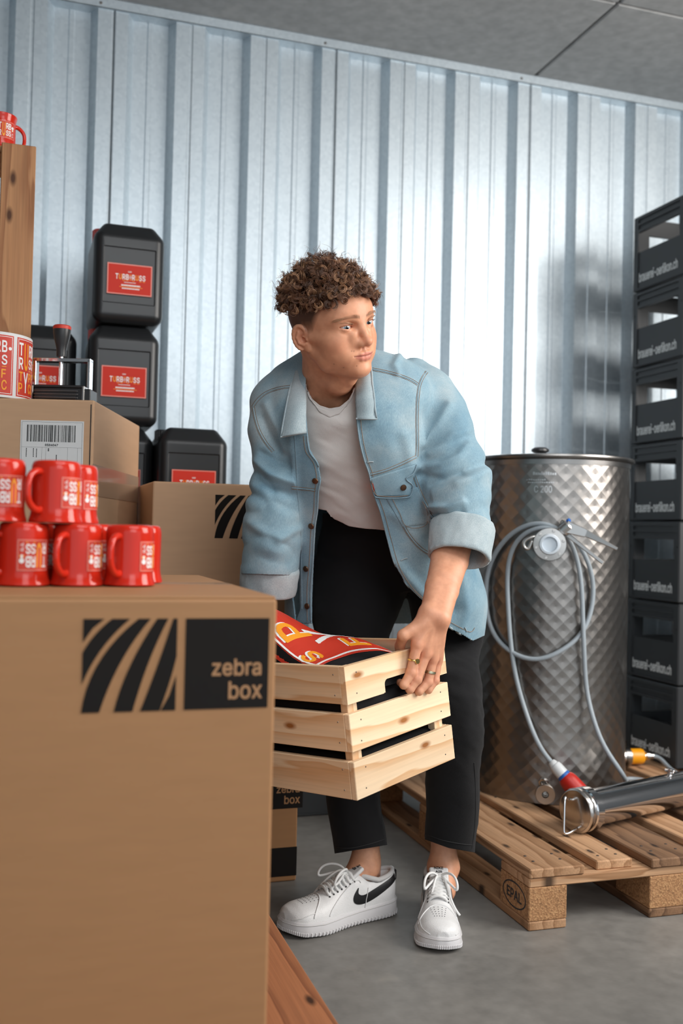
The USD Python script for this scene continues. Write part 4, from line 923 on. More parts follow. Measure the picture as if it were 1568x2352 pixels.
PERSON = thing('person', 'young man in a light denim jacket bending to lift a wooden crate, looking right', 'person', mat4((.85, 2.2, 0)))
def pp(name, mesh, mat, smooth=True, parent=None, **k): return part(parent or PERSON, name, mesh, mat, smooth=smooth, world=True, **k)
TO_CAM = np.array([-FWD[0], -FWD[1], 0])/np.hypot(FWD[0], FWD[1])

# ------------------------------------------------------------------ the wooden crate in his hands
SW, LN, HT = .31, .46, .25
CRM = np.array([[.8616, -.4919, -.1252], [.4971, .8676, .0121], [.1027, -.0727, .9921]]); CRO = np.array([.6080, 1.7568, .4203])
cr = thing('wooden_crate', 'pale pine slatted crate held by the man, filled with black shirts', 'crate', mat4(CRO, CRM))
TH = .013
def slat(L, c, along, cutout=None, m='crate_pine'):
    if cutout is None: mm = cbox(L, .071, TH, .0012)
    else:
        a, b, hh = cutout; shape = sbox(-L/2, -.0355, L/2, .0355).difference(sbox(a, -.05, b, -.0355+hh).buffer(-.01).buffer(.01).union(sbox(a-.004, -.06, b+.004, -.0345)).buffer(.0))
        mm = moved(extrude(shape, TH), (0, 0, -TH/2))
    part(cr, 'slat', mm, m, mat4(c, (np.eye(3) if along == 'x' else rotz(90))@FRONT))
ZS = (.0355, .125, .2145)
for z in ZS:
    slat(SW, (SW/2, TH/2, z), 'x', (-.045, .075, .026) if z > .2 else None); slat(SW, (SW/2, LN-TH/2, z), 'x', (-.06, .06, .026) if z > .2 else None)
    for x in (TH/2, SW-TH/2): slat(LN-2*TH-.001, (x, LN/2, z), 'y')
for x in (TH+.014, SW-TH-.014):
    for y in (TH+.010, LN-TH-.010): part(cr, 'corner_post', cbox(.245, .027, .018, .001), 'crate_pine', mat4((x, y, .124), frame((0, 0, 1), y=(1, 0, 0))))
for k in range(4): part(cr, 'floor_slat', cbox(LN-2*TH-.04, .062, .008, .001), 'crate_pine', mat4((.048+.0712*k, LN/2, .010), rotz(90)))
nl = lathe([(0, .0004), (.0013, .0004), (.0016, 0), (0, 0)], 8)
NX = np.array([[1, 0, 0], [0, 0, -1], [0, 1, 0]], float); NY = np.array([[0, 0, -1], [-1, 0, 0], [0, 1, 0]], float)
for z in ZS:
    for dz in (-.019, .020):
        for x in (.030, SW-.030): part(cr, 'nail', nl, 'steel_dark', mat4((x+dz*.1, -.0001, z+dz), NX))
        part(cr, 'nail', nl, 'steel_dark', mat4((-.0001, .030, z+dz), NY))
CRI = np.linalg.inv(mat4(CRO, CRM))
def crate_w(p): return CRM@np.array(p, float)+CRO
def face_pt(px, py, e):
    'point e metres in front of the crate end nearest the camera, seen at a pixel'
    d = CRM.T@cam_ray(px, py); o = CRM.T@(CAM-CRO); t = (-e-o[1])/d[1]; return CAM+cam_ray(px, py)*t

# black shirts heaped in the crate
nu, nv = 44, 64
gx, gy = np.meshgrid(np.linspace(TH+.002, SW-TH-.002, nu), np.linspace(TH+.002, LN-TH-.002, nv))
def heap(x, y):
    u, v = x/SW, y/LN
    base = .222+.010*np.sin(3.1*u+1)+.012*meshkit.noise(np.stack([x*14, y*14, 0*x], -1), 3)
    hump = .112*np.exp(-(((v-.66)/.26)**2+((u-.26)/.42)**2))+.012*np.exp(-(((v-.42)/.10)**2+((u-.85)/.25)**2))+.020*np.exp(-(((v-.34)/.10)**2+((u-.62)/.28)**2))
    edge = np.minimum(np.minimum(u, 1-u)/.10, np.minimum(v, 1-v)/.07); e = np.clip(edge, 0, 1); e = e*e*(3-2*e)
    return (base+hump)*e+(1-e)*.150
hz = heap(gx, gy)
sh_ = thing('shirt', 'folded black shirts with a red, orange and white print heaped in the wooden crate', 'shirt', mat4(CRO, CRM))
part(sh_, 'cloth', grid_sheet(np.stack([gx, gy, hz], -1)@np.eye(3), .012) if False else (lambda m: m)(trimesh.Trimesh(*(lambda i, j: (np.stack([gx, gy, hz], -1).reshape(-1, 3), np.vstack([np.stack([(i*nu+j).ravel(), (i*nu+j+1).ravel(), ((i+1)*nu+j+1).ravel()], 1), np.stack([(i*nu+j).ravel(), ((i+1)*nu+j+1).ravel(), ((i+1)*nu+j).ravel()], 1)])))(*np.meshgrid(np.arange(nv-1), np.arange(nu-1), indexing='ij')), process=False)), 'shirt_black', smooth=True)
for k, z in enumerate((.03, .085, .14)):
    q = rbox(SW-2*TH-.012, LN-2*TH-.012, .052, .022, 16, (SW/2, LN/2, z+.018)); q = q.subdivide_to_size(.03) if False else q
    part(sh_, 'folded_cloth', q, 'shirt_black', smooth=True)
heap_mesh = trimesh.Trimesh(np.stack([gx, gy, hz], -1).reshape(-1, 3)@CRM.T+CRO, stage and np.vstack([np.stack([a, a+1, a+nu+1], 1) for a in [np.arange((nv-1)*nu).reshape(nv-1, nu)[:, :-1].ravel()]]+[np.stack([a, a+nu+1, a+nu], 1) for a in [np.arange((nv-1)*nu).reshape(nv-1, nu)[:, :-1].ravel()]]), process=False)
# the red print lies on the heap; its own axes: p across (0..1), q down (0..1)
C4 = [(.012+.010, .405), (.285, .300), (.290, .105), (.022, .090)]    # corners in crate axes: top left, top right, bottom right, bottom left as worn
def pr(P, Q):
    P, Q = np.asarray(P, float), np.asarray(Q, float); c = np.array(C4)
    xy = (1-Q)[..., None]*((1-P)[..., None]*c[0]+P[..., None]*c[1])+Q[..., None]*((1-P)[..., None]*c[3]+P[..., None]*c[2]); return xy[..., 0], xy[..., 1]
def lay(m, e):
    'lays a flat print (unit square, y down) on the heap'
    m = m.subdivide_to_size(.05) if len(m.faces) < 4000 else m
    v = np.array(m.vertices); x, y = pr(v[:, 0], v[:, 1]); z = np.interp(0, [0], [0])+heap(x, y)+e+v[:, 2]
    return trimesh.Trimesh(np.stack([x, y, z], 1), m.faces, process=False)
def usheet(x0, y0, x1, y1): return cat(*[bx(a, b, c, d, 0, .0006, .00001) for a, b in zip(np.linspace(x0, x1, 29)[:-1], np.linspace(x0, x1, 29)[1:]) for c, d in zip(np.linspace(y0, y1, 25)[:-1], np.linspace(y0, y1, 25)[1:])])
printed = part(sh_, 'print', lay(usheet(0, 0, 1, 1), .0012), 'print_red', label='red printed panel')
def strip(x0, y0, x1, y1): return cat(*[bx(x0+(x1-x0)*k/24, x0+(x1-x0)*(k+1)/24, y0, y1, 0, .0006, .00001) for k in range(24)]) if x1-x0 > y1-y0 else cat(*[bx(x0, x1, y0+(y1-y0)*k/24, y0+(y1-y0)*(k+1)/24, 0, .0006, .00001) for k in range(24)])
part(printed, 'border', lay(cat(strip(.03, .03, .97, .048), strip(.03, .952, .97, .97), strip(.03, .03, .045, .97), strip(.955, .03, .97, .97)), .0018), 'print_white')
fy = np.diag([1.0, -1.0, 1.0])
def pl(ch, x, y, w, h, rot=0):
    g = fit_text(ch, 0, 0, 1, 1, True, .0005); v = g.vertices; g.vertices = np.stack([x+w-v[:, 1]*w, y+h-v[:, 0]*h, v[:, 2]], 1); return g
GL = [('S', .36, .07, .26, .15), ('S', .56, .27, .28, .15), ('P', .05, .26, .22, .18), ('P', .08, .54, .30, .16), ('F', .50, .79, .30, .13), ('F', .79, .50, .17, .15), ('S', .04, .80, .20, .13)]
for q in (('Y', .30, .60, .50, .17), ('T', .16, .07, .10, .10), ('E', .27, .07, .06, .07)): part(printed, 'letter', lay(pl(*q), .0020), 'print_white', label='white printed letter')
for g, x, y, w, h in GL:
    w, h = w*.86, h*.86
    part(printed, 'letter_edge', lay(pl(g, x-.014, y-.012, w, h), .0019), 'print_white'); part(printed, 'letter', lay(pl(g, x, y, w, h), .0026), 'print_orange', label='orange printed letter')

# ------------------------------------------------------------------ head
psi, tilt, pit = math.radians(41), math.radians(18.5), math.radians(-11)
_hr, _tc = np.array([RGT[0], RGT[1], 0])/np.hypot(RGT[0], RGT[1]), TO_CAM
hf = math.sin(psi)*_hr+math.cos(psi)*_tc; hl = math.cos(psi)*_hr-math.sin(psi)*_tc
hl = hl*math.cos(tilt)+np.array([0, 0, 1])*math.sin(tilt); hu = np.cross(hf, hl); hf = hf*math.cos(pit)+hu*math.sin(pit); hu = np.cross(hf, hl)
HR = np.stack([hf, hl, hu], 1); HS = .97
HO = cam_point(762, 765.5, 2.09)
def hw_(p): return HR@np.array(p, float)*HS+HO
HRI = HR.T
NECK = HRI@(cam_point(757, 908, 2.205)-HO)/HS
def build_head():
    f = Field((-.125, -.115, -.21), (.135, .115, .150), .00145)
    f.ell((-.006, 0, .046), (.100, .0755, .083), .01); f.ell((.034, 0, .022), (.060, .064, .070), .02); f.ell((.058, 0, .050), (.036, .056, .042), .02)
    f.ell((.040, 0, -.030), (.046, .047, .044), .02); f.ell((-.02, 0, -.005), (.06, .064, .05), .02)
    for s in (-1, 1):
        f.cone((.004, s*.053, -.030), (.030, s*.045, -.056), .016, .015, .022); f.cone((.030, s*.045, -.056), (.078, s*.012, -.070), .015, .014, .018)
        f.ell((.058, s*.040, -.008), (.026, .024, .024), .018); f.cone((.084, s*.010, .0405), (.066, s*.046, .038), .0105, .009, .012)
        f.cone((.050, s*.052, -.002), (.010, s*.064, .004), .012, .010, .015)
        f.ell((.070, s*.030, -.040), (.020, .018, .022), .018)
    f.ell((.084, 0, -.0705), (.0155, .019, .0145), .014)
    f.ell((.080, 0, -.038), (.0195, .029, .024), .014)
    for s in (-1, 1):                                                    # sockets, lids
        f.ell((.0945, s*.0345, .0215), (.016, .0205, .0115), .010, 'sub'); f.ball((.0742, s*.0325, .0225), .0159, .005); f.ball((.0880, s*.0205, .0050), .0075, .012)
    f.cone((.0905, 0, .030), (.0985, 0, .010), .0078, .0078, .010); f.cone((.0985, 0, .010), (.1085, 0, -.0095), .0078, .0098, .008)
    f.ball((.1090, 0, -.0105), .0094, .006)
    for s in (-1, 1): f.ball((.0865, s*.0195, -.0100), .0085, .014)
    for s in (-1, 1):
        f.ell((.0965, s*.0120, -.0150), (.0110, .0066, .0078), .009); f.cone((.1005, s*.0068, -.0250), (.1020, s*.0072, -.0170), .0042, .0030, .0025, 'sub')
        f.ell((.044, s*.044, -.026), (.030, .022, .034), .02)
    f.cone((.0955, 0, -.0270), (.0985, 0, -.0335), .0040, .0030, .006)
    for s in (-1, 1):
        f.chain([(.0985, 0, -.0368), (.0975, s*.0115, -.0366), (.0890, s*.0280, -.0392)], [.0044, .0044, .0014], .004); f.chain([(.0965, 0, -.0460), (.0955, s*.0100, -.0456), (.0885, s*.0270, -.0410)], [.0054, .0050, .0016], .004)
        for a_, b_ in (((.1035, 0, -.0405), (.1025, s*.0095, -.0404)), ((.1025, s*.0095, -.0404), (.0985, s*.0190, -.0402)), ((.0985, s*.0190, -.0402), (.0915, s*.0290, -.0392))): f.cone(a_, b_, .0006, .0006, .0020, 'sub')
    for s in (-1, 1):                                                    # eye openings
        c = np.array((.0742, s*.0325, .0225))
        def al(x, y, z, c=c, s=s):
            yy = (y-c[1])*s; zz = z-c[2]-.0010*(yy/.0135)-.0004
            h = np.where(zz > 0, .0040, .0044)*np.clip(1-np.abs((yy-.0005)/.0166)**2.2, -1, 1); a = np.abs(zz)-h; e = .0137-np.sqrt((x-c[0])**2+(y-c[1])**2+(z-c[2])**2)
            return np.maximum(np.maximum(a, e), c[0]-.004-x)
        f.put(al, c-.020, c+.020, .0012, 'sub')
    for s in (-1, 1):                                                    # ears
        R1 = Rotation.from_euler('yz', [-10, -26], degrees=True).as_matrix(); M_ = np.diag([1.0, s, 1.0]); R = M_@R1@M_
        Q = lambda x, y, z: M_@(np.array((-.011, .0765, .003))+R1@np.array((x, y, z)))
        f.ell(Q(-.002, 0, 0), (.0165, .0046, .0265), .006, R=R); f.cone(Q(.010, -.006, .004), Q(.008, -.006, -.014), .008, .007, .008); f.ell(Q(.0075, .001, -.0235), (.0075, .0042, .0085), .005, R=R)
        f.ell(Q(.003, .0055, -.0035), (.0088, .0062, .0125), .003, 'sub', R=R); f.ell(Q(-.001, .0060, .014), (.0080, .0032, .0062), .003, 'sub', R=R)
        a = np.radians(np.linspace(15, 255, 13)); f.chain([Q(-.002+.0162*math.cos(q), .0022, .001+.0255*math.sin(q)) for q in a], [.0030]+[.0035]*10+[.0032, .0028], .003)
        f.chain([Q(.0145, .0010, .008), Q(.008, .0020, .0015), Q(.004, .0030, .003)], [.0030, .0026, .0018], .003)
        f.chain([Q(-.004, .0035, .014), Q(-.0095, .0040, .003), Q(-.0075, .0038, -.009), Q(.001, .0035, -.0145), Q(.008, .0030, -.0135)], [.0022, .0027, .0028, .0030, .0032], .003)
        f.ball(Q(.0125, .0025, -.0050), .0046, .003)
    nb = NECK
    f.cone((-.018, 0, -.020), nb+(-.012, 0, -.02), .054, .058, .02); f.cone((-.03, -.045, -.012), nb+(.045, -.012, -.03), .013, .012, .02); f.cone((-.03, .045, -.012), nb+(.045, .012, -.03), .013, .012, .02)
    f.cone((.048, 0, -.070), (.012, 0, -.105), .024, .030, .03)
    f.ball((.046, 0, -.100), .009, .012)
    return f.mesh(3)
head = build_head(); hv = np.array(head.vertices)                # head axes
sk = np.array(srgb('#d79a78')); tint = np.tile(sk, (len(hv), 1))
def blend(mask, c): global tint; tint = tint*(1-mask[:, None])+np.array(c)*mask[:, None]
def blob(c, r, e=2.0): return np.clip(1-(np.linalg.norm((hv-np.array(c))/np.array(r), axis=1))**e, 0, 1)
for s in (-1, 1): blend(.30*blob((.066, s*.046, -.014), (.03, .03, .025)), srgb('#cf7f63')); blend(.35*blob((-.012, s*.082, .005), (.03, .02, .04)), srgb('#cf7b62'))
blend(.30*blob((.112, 0, -.012), (.018, .02, .016)), srgb('#cc7a60'))
ly = np.abs(hv[:, 1]); lipz = -.0408
up = (np.abs(hv[:, 2]-(-.0372-.08*ly-.0)) < .0040*np.clip(1-(ly/.0275)**2, 0, 1)) & (hv[:, 0] > .08); lo = (np.abs(hv[:, 2]-(-.0462+.12*ly)) < .0062*np.clip(1-(ly/.0265)**2, 0, 1)) & (hv[:, 0] > .08)
blend(.75*(up | lo), srgb('#c97a6c'))
blend(.85*np.clip(1-np.abs(hv[:, 2]-(-.0405+.035*ly))/.0017, 0, 1)*(ly < .0275)*(hv[:, 0] > .075), srgb('#7c4038'))  # shade between the lips painted into the skin tint
# short clipped hair at the sides and back, painted as the growth it is; the curls come on top
def hairline(x, ay): return np.interp(x, [-.13, -.075, -.03, -.012, .004, .020, .034, .046, .06, .08, .11], [-.045, -.050, -.020, .012, .012, .016, .040, .060, .072, .080, .078])
dz = hv[:, 2]-hairline(hv[:, 0], 0); earz = (np.abs(hv[:, 1]) > .0765) & (hv[:, 0] > -.036) & (hv[:, 0] < .012) & (hv[:, 2] < .038)
wav = .004*(meshkit.noise(hv*160, 5)-.5)
m_ = np.clip((dz+wav+.002)/.028, 0, 1)**.8*np.clip((.094-hv[:, 0])/.01, 0, 1); m_[earz] = 0
blend(.93*m_, srgb('#40291d'))
nvec = meshkit.arrays(head, True)[2]
for s in (-1, 1):
    t = np.clip((hv[:, 1]*s-.010)/.042, 0, 1); bz = .0410+.0030*np.sin(t*2.4)-.0030*t; w = np.where((hv[:, 1]*s > .009) & (hv[:, 1]*s < .053) & (hv[:, 0] > .04), np.clip(1-np.abs(hv[:, 2]-bz)/(.0058*(1-.55*t)), 0, 1), 0); blend(.85*w, srgb('#80563a'))
    e = np.linalg.norm(hv-np.array((.0742, s*.0325, .0225)), axis=1); lid = (e < .0164) & (e > .0134); blend(.25*lid, srgb('#b06a52'))
nos = np.minimum(np.linalg.norm(hv-np.array((.1012, .0070, -.0215)), axis=1), np.linalg.norm(hv-np.array((.1012, -.0070, -.0215)), axis=1)); blend(.75*np.clip(1-nos/.0062, 0, 1), srgb('#4a2218'))  # dark inside of the nostrils painted as shade into the skin tint
freckles = [(.075, -.045, -.062), (.090, -.020, -.060), (.085, -.030, -.028), (.086, -.024, -.0295), (.06, -.055, -.05)]
for c in freckles:
    d = np.linalg.norm(hv-np.array(c), axis=1); k = np.argmin(d); blend(.7*np.clip(1-np.linalg.norm(hv-hv[k], axis=1)/.0022, 0, 1), srgb('#6f3d2b'))
head_w = trimesh.Trimesh(hv@HR.T*HS+HO, head.faces, process=False); head_tint = tint
# ------------------------------------------------------------------ hands and forearms
ELB_L, WR_L = cam_point(1064, 1165, 2.215), cam_point(1003, 1405, 2.035)
def left_hand():
    W = face_pt(998, 1416, .040)
    pts = {'i': [(957, 1482, .021), (944, 1545, .0135), (927, 1573, .0065), (918, 1567, -.012)], 'm': [(977, 1503, .024), (957, 1560, .0155), (941, 1583, .007), (933, 1577, -.013)],
           'r': [(993, 1516, .021), (983, 1566, .0145), (962, 1588, .0065), (952, 1580, -.013)], 'p': [(1005, 1518, .015), (999, 1563, .012), (984, 1585, .006), (974, 1580, -.011)]}
    P = {k: [face_pt(*q) for q in v] for k, v in pts.items()}
    T = [face_pt(972, 1432, .026), face_pt(926, 1459, .006), face_pt(918, 1484, -.020), face_pt(916, 1508, -.027)]
    allp = np.array(sum(P.values(), [])+T+[W, WR_L+(ELB_L-WR_L)*1.0]); f = Field(allp.min(0)-.05, allp.max(0)+.05, .0017)
    d = (ELB_L-W)/np.linalg.norm(ELB_L-W); side = np.cross(d, TO_CAM); side /= np.linalg.norm(side)
    for o, r0, r1, r2 in ((.0115, .0210, .0285, .031), (-.0115, .0195, .029, .031)):
        f.cone(W+side*o, W+d*.075+side*o*1.15, r0, .0215, .006); f.cone(W+d*.075+side*o*1.15, W+d*.16+side*o*1.15, .0215, .0265, .006); f.cone(W+d*.16+side*o*1.15, ELB_L+side*o*.8, .0265, .029, .006)
    f.cone(W, W+d*.10, .0185, .024, .01); f.cone(W+d*.10, ELB_L, .024, .030, .01)
    for k, ro in (('i', .0128), ('m', .0132), ('r', .0125), ('p', .0112)):
        a = P[k][0]; w = W+side*{'i': .017, 'm': .007, 'r': -.004, 'p': -.013}[k]*(1 if (side@RGT) < 0 else -1)
        f.cone(w, a+(w-a)*.10, .0150, ro, .012); f.ball(a, ro-.0016, .006)
    for k, rs in (('i', (.0108, .0098, .0086, .0072)), ('m', (.0110, .0099, .0088, .0074)), ('r', (.0104, .0094, .0084, .0070)), ('p', (.0090, .0083, .0074, .0062))):
        g = Field(np.min(P[k], 0)-.03, np.max(P[k], 0)+.03, .0017); g.lo = f.lo+np.round((g.lo-f.lo)/f.h)*f.h; g.ax = [g.lo[q]+g.h*np.arange(g.n[q]) for q in range(3)]
        g.chain(P[k], rs, .0035); g.ball(P[k][1], rs[1]+.0006, .003)
        o = np.round((g.lo-f.lo)/f.h).astype(int); sl = tuple(slice(o[q], o[q]+g.n[q]) for q in range(3)); A = f.F[sl]; B = g.F[:A.shape[0], :A.shape[1], :A.shape[2]]
        kk = .0045; h = np.clip(.5+.5*(A-B)/kk, 0, 1); f.F[sl] = A*(1-h)+B*h-kk*h*(1-h)
    f.cone(W+side*.012*(1 if (side@RGT) < 0 else -1), T[0], .017, .0155, .012); f.cone(T[0], T[1], .0155, .0118, .010); f.chain(T[1:], [.0112, .0100, .0078], .004)
    for k in ('i', 'm', 'r'): f.cone(P[k][0]+TO_CAM*.0085, W+TO_CAM*.0125+(P[k][0]-W)*.30, .0026, .002, .006)
    return f.mesh(2), P, T, W
lh, LP, LT, LW = left_hand()
HAND_R = crate_w((SW*.50, LN, .19))
def right_hand():
    'the far hand holds the other end of the crate through its grip'
    c = lambda x, e, z: crate_w((x+.085, LN+e, z))
    P = {k: [c(x, .022, .262-.004*j), c(x, .016, .212), c(x, .006, .176), c(x, -.016, .180)] for j, (k, x) in enumerate((('i', .125), ('m', .148), ('r', .170), ('p', .190)))}
    T = [c(.115, .03, .285), c(.100, .0, .272), c(.100, -.022, .25), c(.102, -.026, .225)]
    W = c(.155, .045, .325); E_ = cam_point(640, 1185, 2.23)
    q = np.array(sum(P.values(), [])+T+[W, E_]); f = Field(q.min(0)-.05, q.max(0)+.05, .0026); d = (E_-W)/np.linalg.norm(E_-W); s = CRM[:, 0]
    for o in (.011, -.011): f.cone(W+s*o, W+d*.10+s*o, .019, .024, .008); f.cone(W+d*.10+s*o, E_, .024, .028, .008)
    for k, v in P.items(): f.cone(W, v[0], .017, .012, .012); f.chain(v, [.0105, .0096, .0085, .007], .004)
    f.cone(W, T[0], .017, .014, .012); f.chain(T, [.014, .0112, .010, .0078], .006)
    return f.mesh(2), E_
rh, ELB_R = right_hand()

# the rest of the body, one figure under the clothes
SH_R, SH_L = cam_point(632, 925, 2.26), cam_point(985, 905, 2.29)
HIP_R, HIP_L = cam_point(810, 1330, 2.50), cam_point(1015, 1330, 2.52)
KN_R, KN_L = cam_point(805, 1650, 2.40), cam_point(1035, 1640, 2.31)
AN_R, AN_L = cam_point(838, 1985, 2.405), cam_point(1018, 1985, 2.43)
def lower_body():
    f = Field((.25, 1.85, .02), (1.2, 2.75, 1.36), .0065)
    f.stack([row(880, 690, 920, 2.20, 2.32), row(1000, 670, 930, 2.20, 2.36), row(1120, 730, 930, 2.29, 2.43), row(1220, 790, 930, 2.40, 2.54), row(1320, 790, 990, 2.43, 2.58)], .03)
    f.cone(SH_R, ELB_R, .040, .034, .03); f.cone(SH_L, ELB_L, .040, .034, .03); f.cone(SH_R, SH_L, .045, .045, .03)
    for h, k, a in ((HIP_R, KN_R, AN_R), (HIP_L, KN_L, AN_L)): f.cone(h, k, .046, .042, .02); f.cone(k, a+np.array([0, 0, .12]), .042, .031, .02); f.cone(a+np.array([0, 0, .12]), a, .031, .030, .01)
    return f.mesh(1)
lb_ = lower_body()
def ankle(a, toe):
    f = Field(a-np.array([.12, .12, .09]), a+np.array([.12, .12, .14]), .003); t = np.array([toe[0]-a[0], toe[1]-a[1], 0]); t /= np.linalg.norm(t); s = np.array([-t[1], t[0], 0])
    f.cone(a+np.array([0, 0, .13]), a-np.array([0, 0, .01]), .033, .0305, .02); f.ball(a+s*.026-np.array([0, 0, .008]), .011, .014); f.ball(a-s*.026-np.array([0, 0, .008]), .011, .014)
    f.cone(a-t*.020+np.array([0, 0, .08]), a-t*.033-np.array([0, 0, .03]), .012, .012, .016); f.cone(a, a+t*.05-np.array([0, 0, .045]), .033, .03, .02); return f.mesh(1)
TOE_R, HEEL_R = np.array([.590, 2.214, 0]), np.array([.886, 2.282, 0])
TOE_L, HEEL_L = np.array([.905, 2.018, 0]), np.array([1.005, 2.297, 0])
akr, akl = ankle(AN_R, TOE_R), ankle(AN_L, TOE_L)
skin_all = cat(head_w, lh, rh, lb_, akr, akl)
def hand_tint(m, P=None):
    t = np.tile(np.array(srgb('#d79c7c')), (len(m.vertices), 1)); v = np.array(m.vertices)
    if P:
        for k in P:
            for q, r in ((P[k][0], .014), (P[k][1], .011)): w = .45*np.clip(1-np.linalg.norm(v-q, axis=1)/(r*1.5), 0, 1); t = t*(1-w[:, None])+np.array(srgb('#cb7660'))*w[:, None]
    return t
body_tint = np.vstack([head_tint, hand_tint(lh, LP)]+[hand_tint(m) for m in (rh, lb_, akr, akl)])
BODY = pp('body', skin_all, 'skin', colors=body_tint)
# rings
def ring(name, P0, P1, t, r, w, mt, signet=False):
    c = np.array(P0)+(np.array(P1)-np.array(P0))*t; ax = np.array(P1)-np.array(P0); ax /= np.linalg.norm(ax); R = frame(np.cross(ax, TO_CAM), z=ax)
    m = lathe([(r, -w/2), (r+.0012, -w/2+.0004), (r+.0014, 0), (r+.0012, w/2-.0004), (r, w/2)], 40)
    if signet:
        y = (R.T@(TO_CAM*.8+RGT*.55)); y[2] = 0; y /= np.linalg.norm(y); s = moved(lathe([(0, 0), (.0050, 0), (.0056, .0012), (.0050, .0026), (0, .0028)], 28), y*(r-.0004), frame(np.cross([0, 0, 1], y), z=y)); m = cat(m, s)
    pp(name, moved(m, c, R), mt, 40)
ring('signet_ring', LP['i'][0], LP['i'][1], .56, .0110, .0036, 'gold', True); ring('finger_ring', LP['r'][0], LP['r'][1], .56, .0103, .0056, 'pale_gold')
# eyes, lashes, brows
for s in (-1, 1):
    g = HR@Rotation.from_euler('z', -16 if s > 0 else -14, degrees=True).as_matrix()@Rotation.from_euler('y', 2, degrees=True).as_matrix()
    e = trimesh.creation.icosphere(4, .0134); k = e.vertices[:, 0] > .0118; e.vertices[k, 0] += (e.vertices[k, 0]-.0118)*.25
    part(PERSON, 'eye', e, 'eye', np.linalg.inv(WORLD[PERSON])@mat4(hw_((.0742, s*.0325, .0225)), g), smooth=True, label=None)
def curves(name, lines, widths, mat, parent=PERSON, label=None):
    path = parent+'/'+numbered(parent, name); c = UsdGeom.BasisCurves.Define(stage, path); b = WORLD[parent][:3, 3]
    c.CreateTypeAttr('linear'); c.CreateCurveVertexCountsAttr(Vt.IntArray([len(l) for l in lines])); p = np.vstack(lines)-b
    c.CreatePointsAttr(Vt.Vec3fArray.FromNumpy(p.astype(np.float32))); c.CreateWidthsAttr(Vt.FloatArray.FromNumpy(np.concatenate(widths).astype(np.float32))); c.SetWidthsInterpolation('vertex')
    UsdShade.MaterialBindingAPI.Apply(c.GetPrim()).Bind(MAT[mat]); tag(c, label); return path
headtree = cKDTree(hv)
def on_head(p):
    d, i = headtree.query(p); return hv[i], nvec[i]
r9 = np.random.default_rng(9)
for s in (-1, 1):
    L, Wd = [], []
    for k in range(420):
        t = r9.random()**1.35; y = .0100+.040*t; z = .0405+.0032*math.sin(t*2.4)-.0030*t+(r9.random()-.5)*.0088*(1-.62*t); p, n = on_head((.086-.018*t, s*y, z))
        d = np.array([-.2*t, s, .45*(1-t)**1.5-.25*t]); d -= n*(d@n); d /= np.linalg.norm(d); q = np.linspace(0, 1, 5)[:, None]*(.0062+.003*r9.random())
        L.append((p+d*q+n*(.0020+.0012*np.sin(q/.009*2.4)))@HR.T*HS+HO); Wd.append(np.linspace(.00036, .00012, 5))
    curves('eyebrow', L, Wd, 'hair_fair')
    L, Wd = [], []
    for k in range(46):
        t = k/45; y = .0325-.0150+.031*t; zz = .0225+.0048*(1-abs((y-.0320)/.0160)**2.2); c = np.array((.0742, s*.0325, .0225)); b = np.array((0, s*y, zz))
        x = c[0]+math.sqrt(max(.0154**2-(y-.0325)**2-(zz-.0225)**2, 1e-6)); b[0] = x; u = np.linspace(0, 1, 5)[:, None]; ln = .0055+.003*t
        L.append((b+u*ln*np.array((.75, s*(t-.45)*.7, -.05))+u*u*ln*np.array((0, 0, .42)))@HR.T*HS+HO); Wd.append(np.linspace(.00020, .00005, 5))
    curves('eyelash', L, Wd, 'hair_dark')

# ------------------------------------------------------------------ curly hair
hn = np.array(nvec)
def scalp_mask(v): return (v[:, 2]-hairline(v[:, 0], 0) > .006) & (v[:, 0] < .088)
lim = np.interp(hv[:, 0], [-.11, -.08, -.03, .02, .05, .075, .10], [.062, .064, .068, .070, .073, .080, .084])-.018*np.clip(hv[:, 1]/.07, 0, 1)
cand = np.nonzero((hv[:, 2] > lim) & (hv[:, 0] < .086))[0]
area = hv[cand]; sel = []; rr_ = np.random.default_rng(21); order = rr_.permutation(len(cand)); taken = []
tree_pts = []
grid = {}
for i in order:                                                        # evenly spread roots
    p = area[i]; key = tuple((p/.0052).astype(int)); 
    if any(np.linalg.norm(p-q) < .0052 for dx in (-1, 0, 1) for dy in (-1, 0, 1) for dz_ in (-1, 0, 1) for q in grid.get((key[0]+dx, key[1]+dy, key[2]+dz_), [])): continue
    grid.setdefault(key, []).append(p); sel.append(cand[i])
locks = {'hair_dark': [], 'hair_mid': [], 'hair_fair': []}; lw = {k: [] for k in locks}
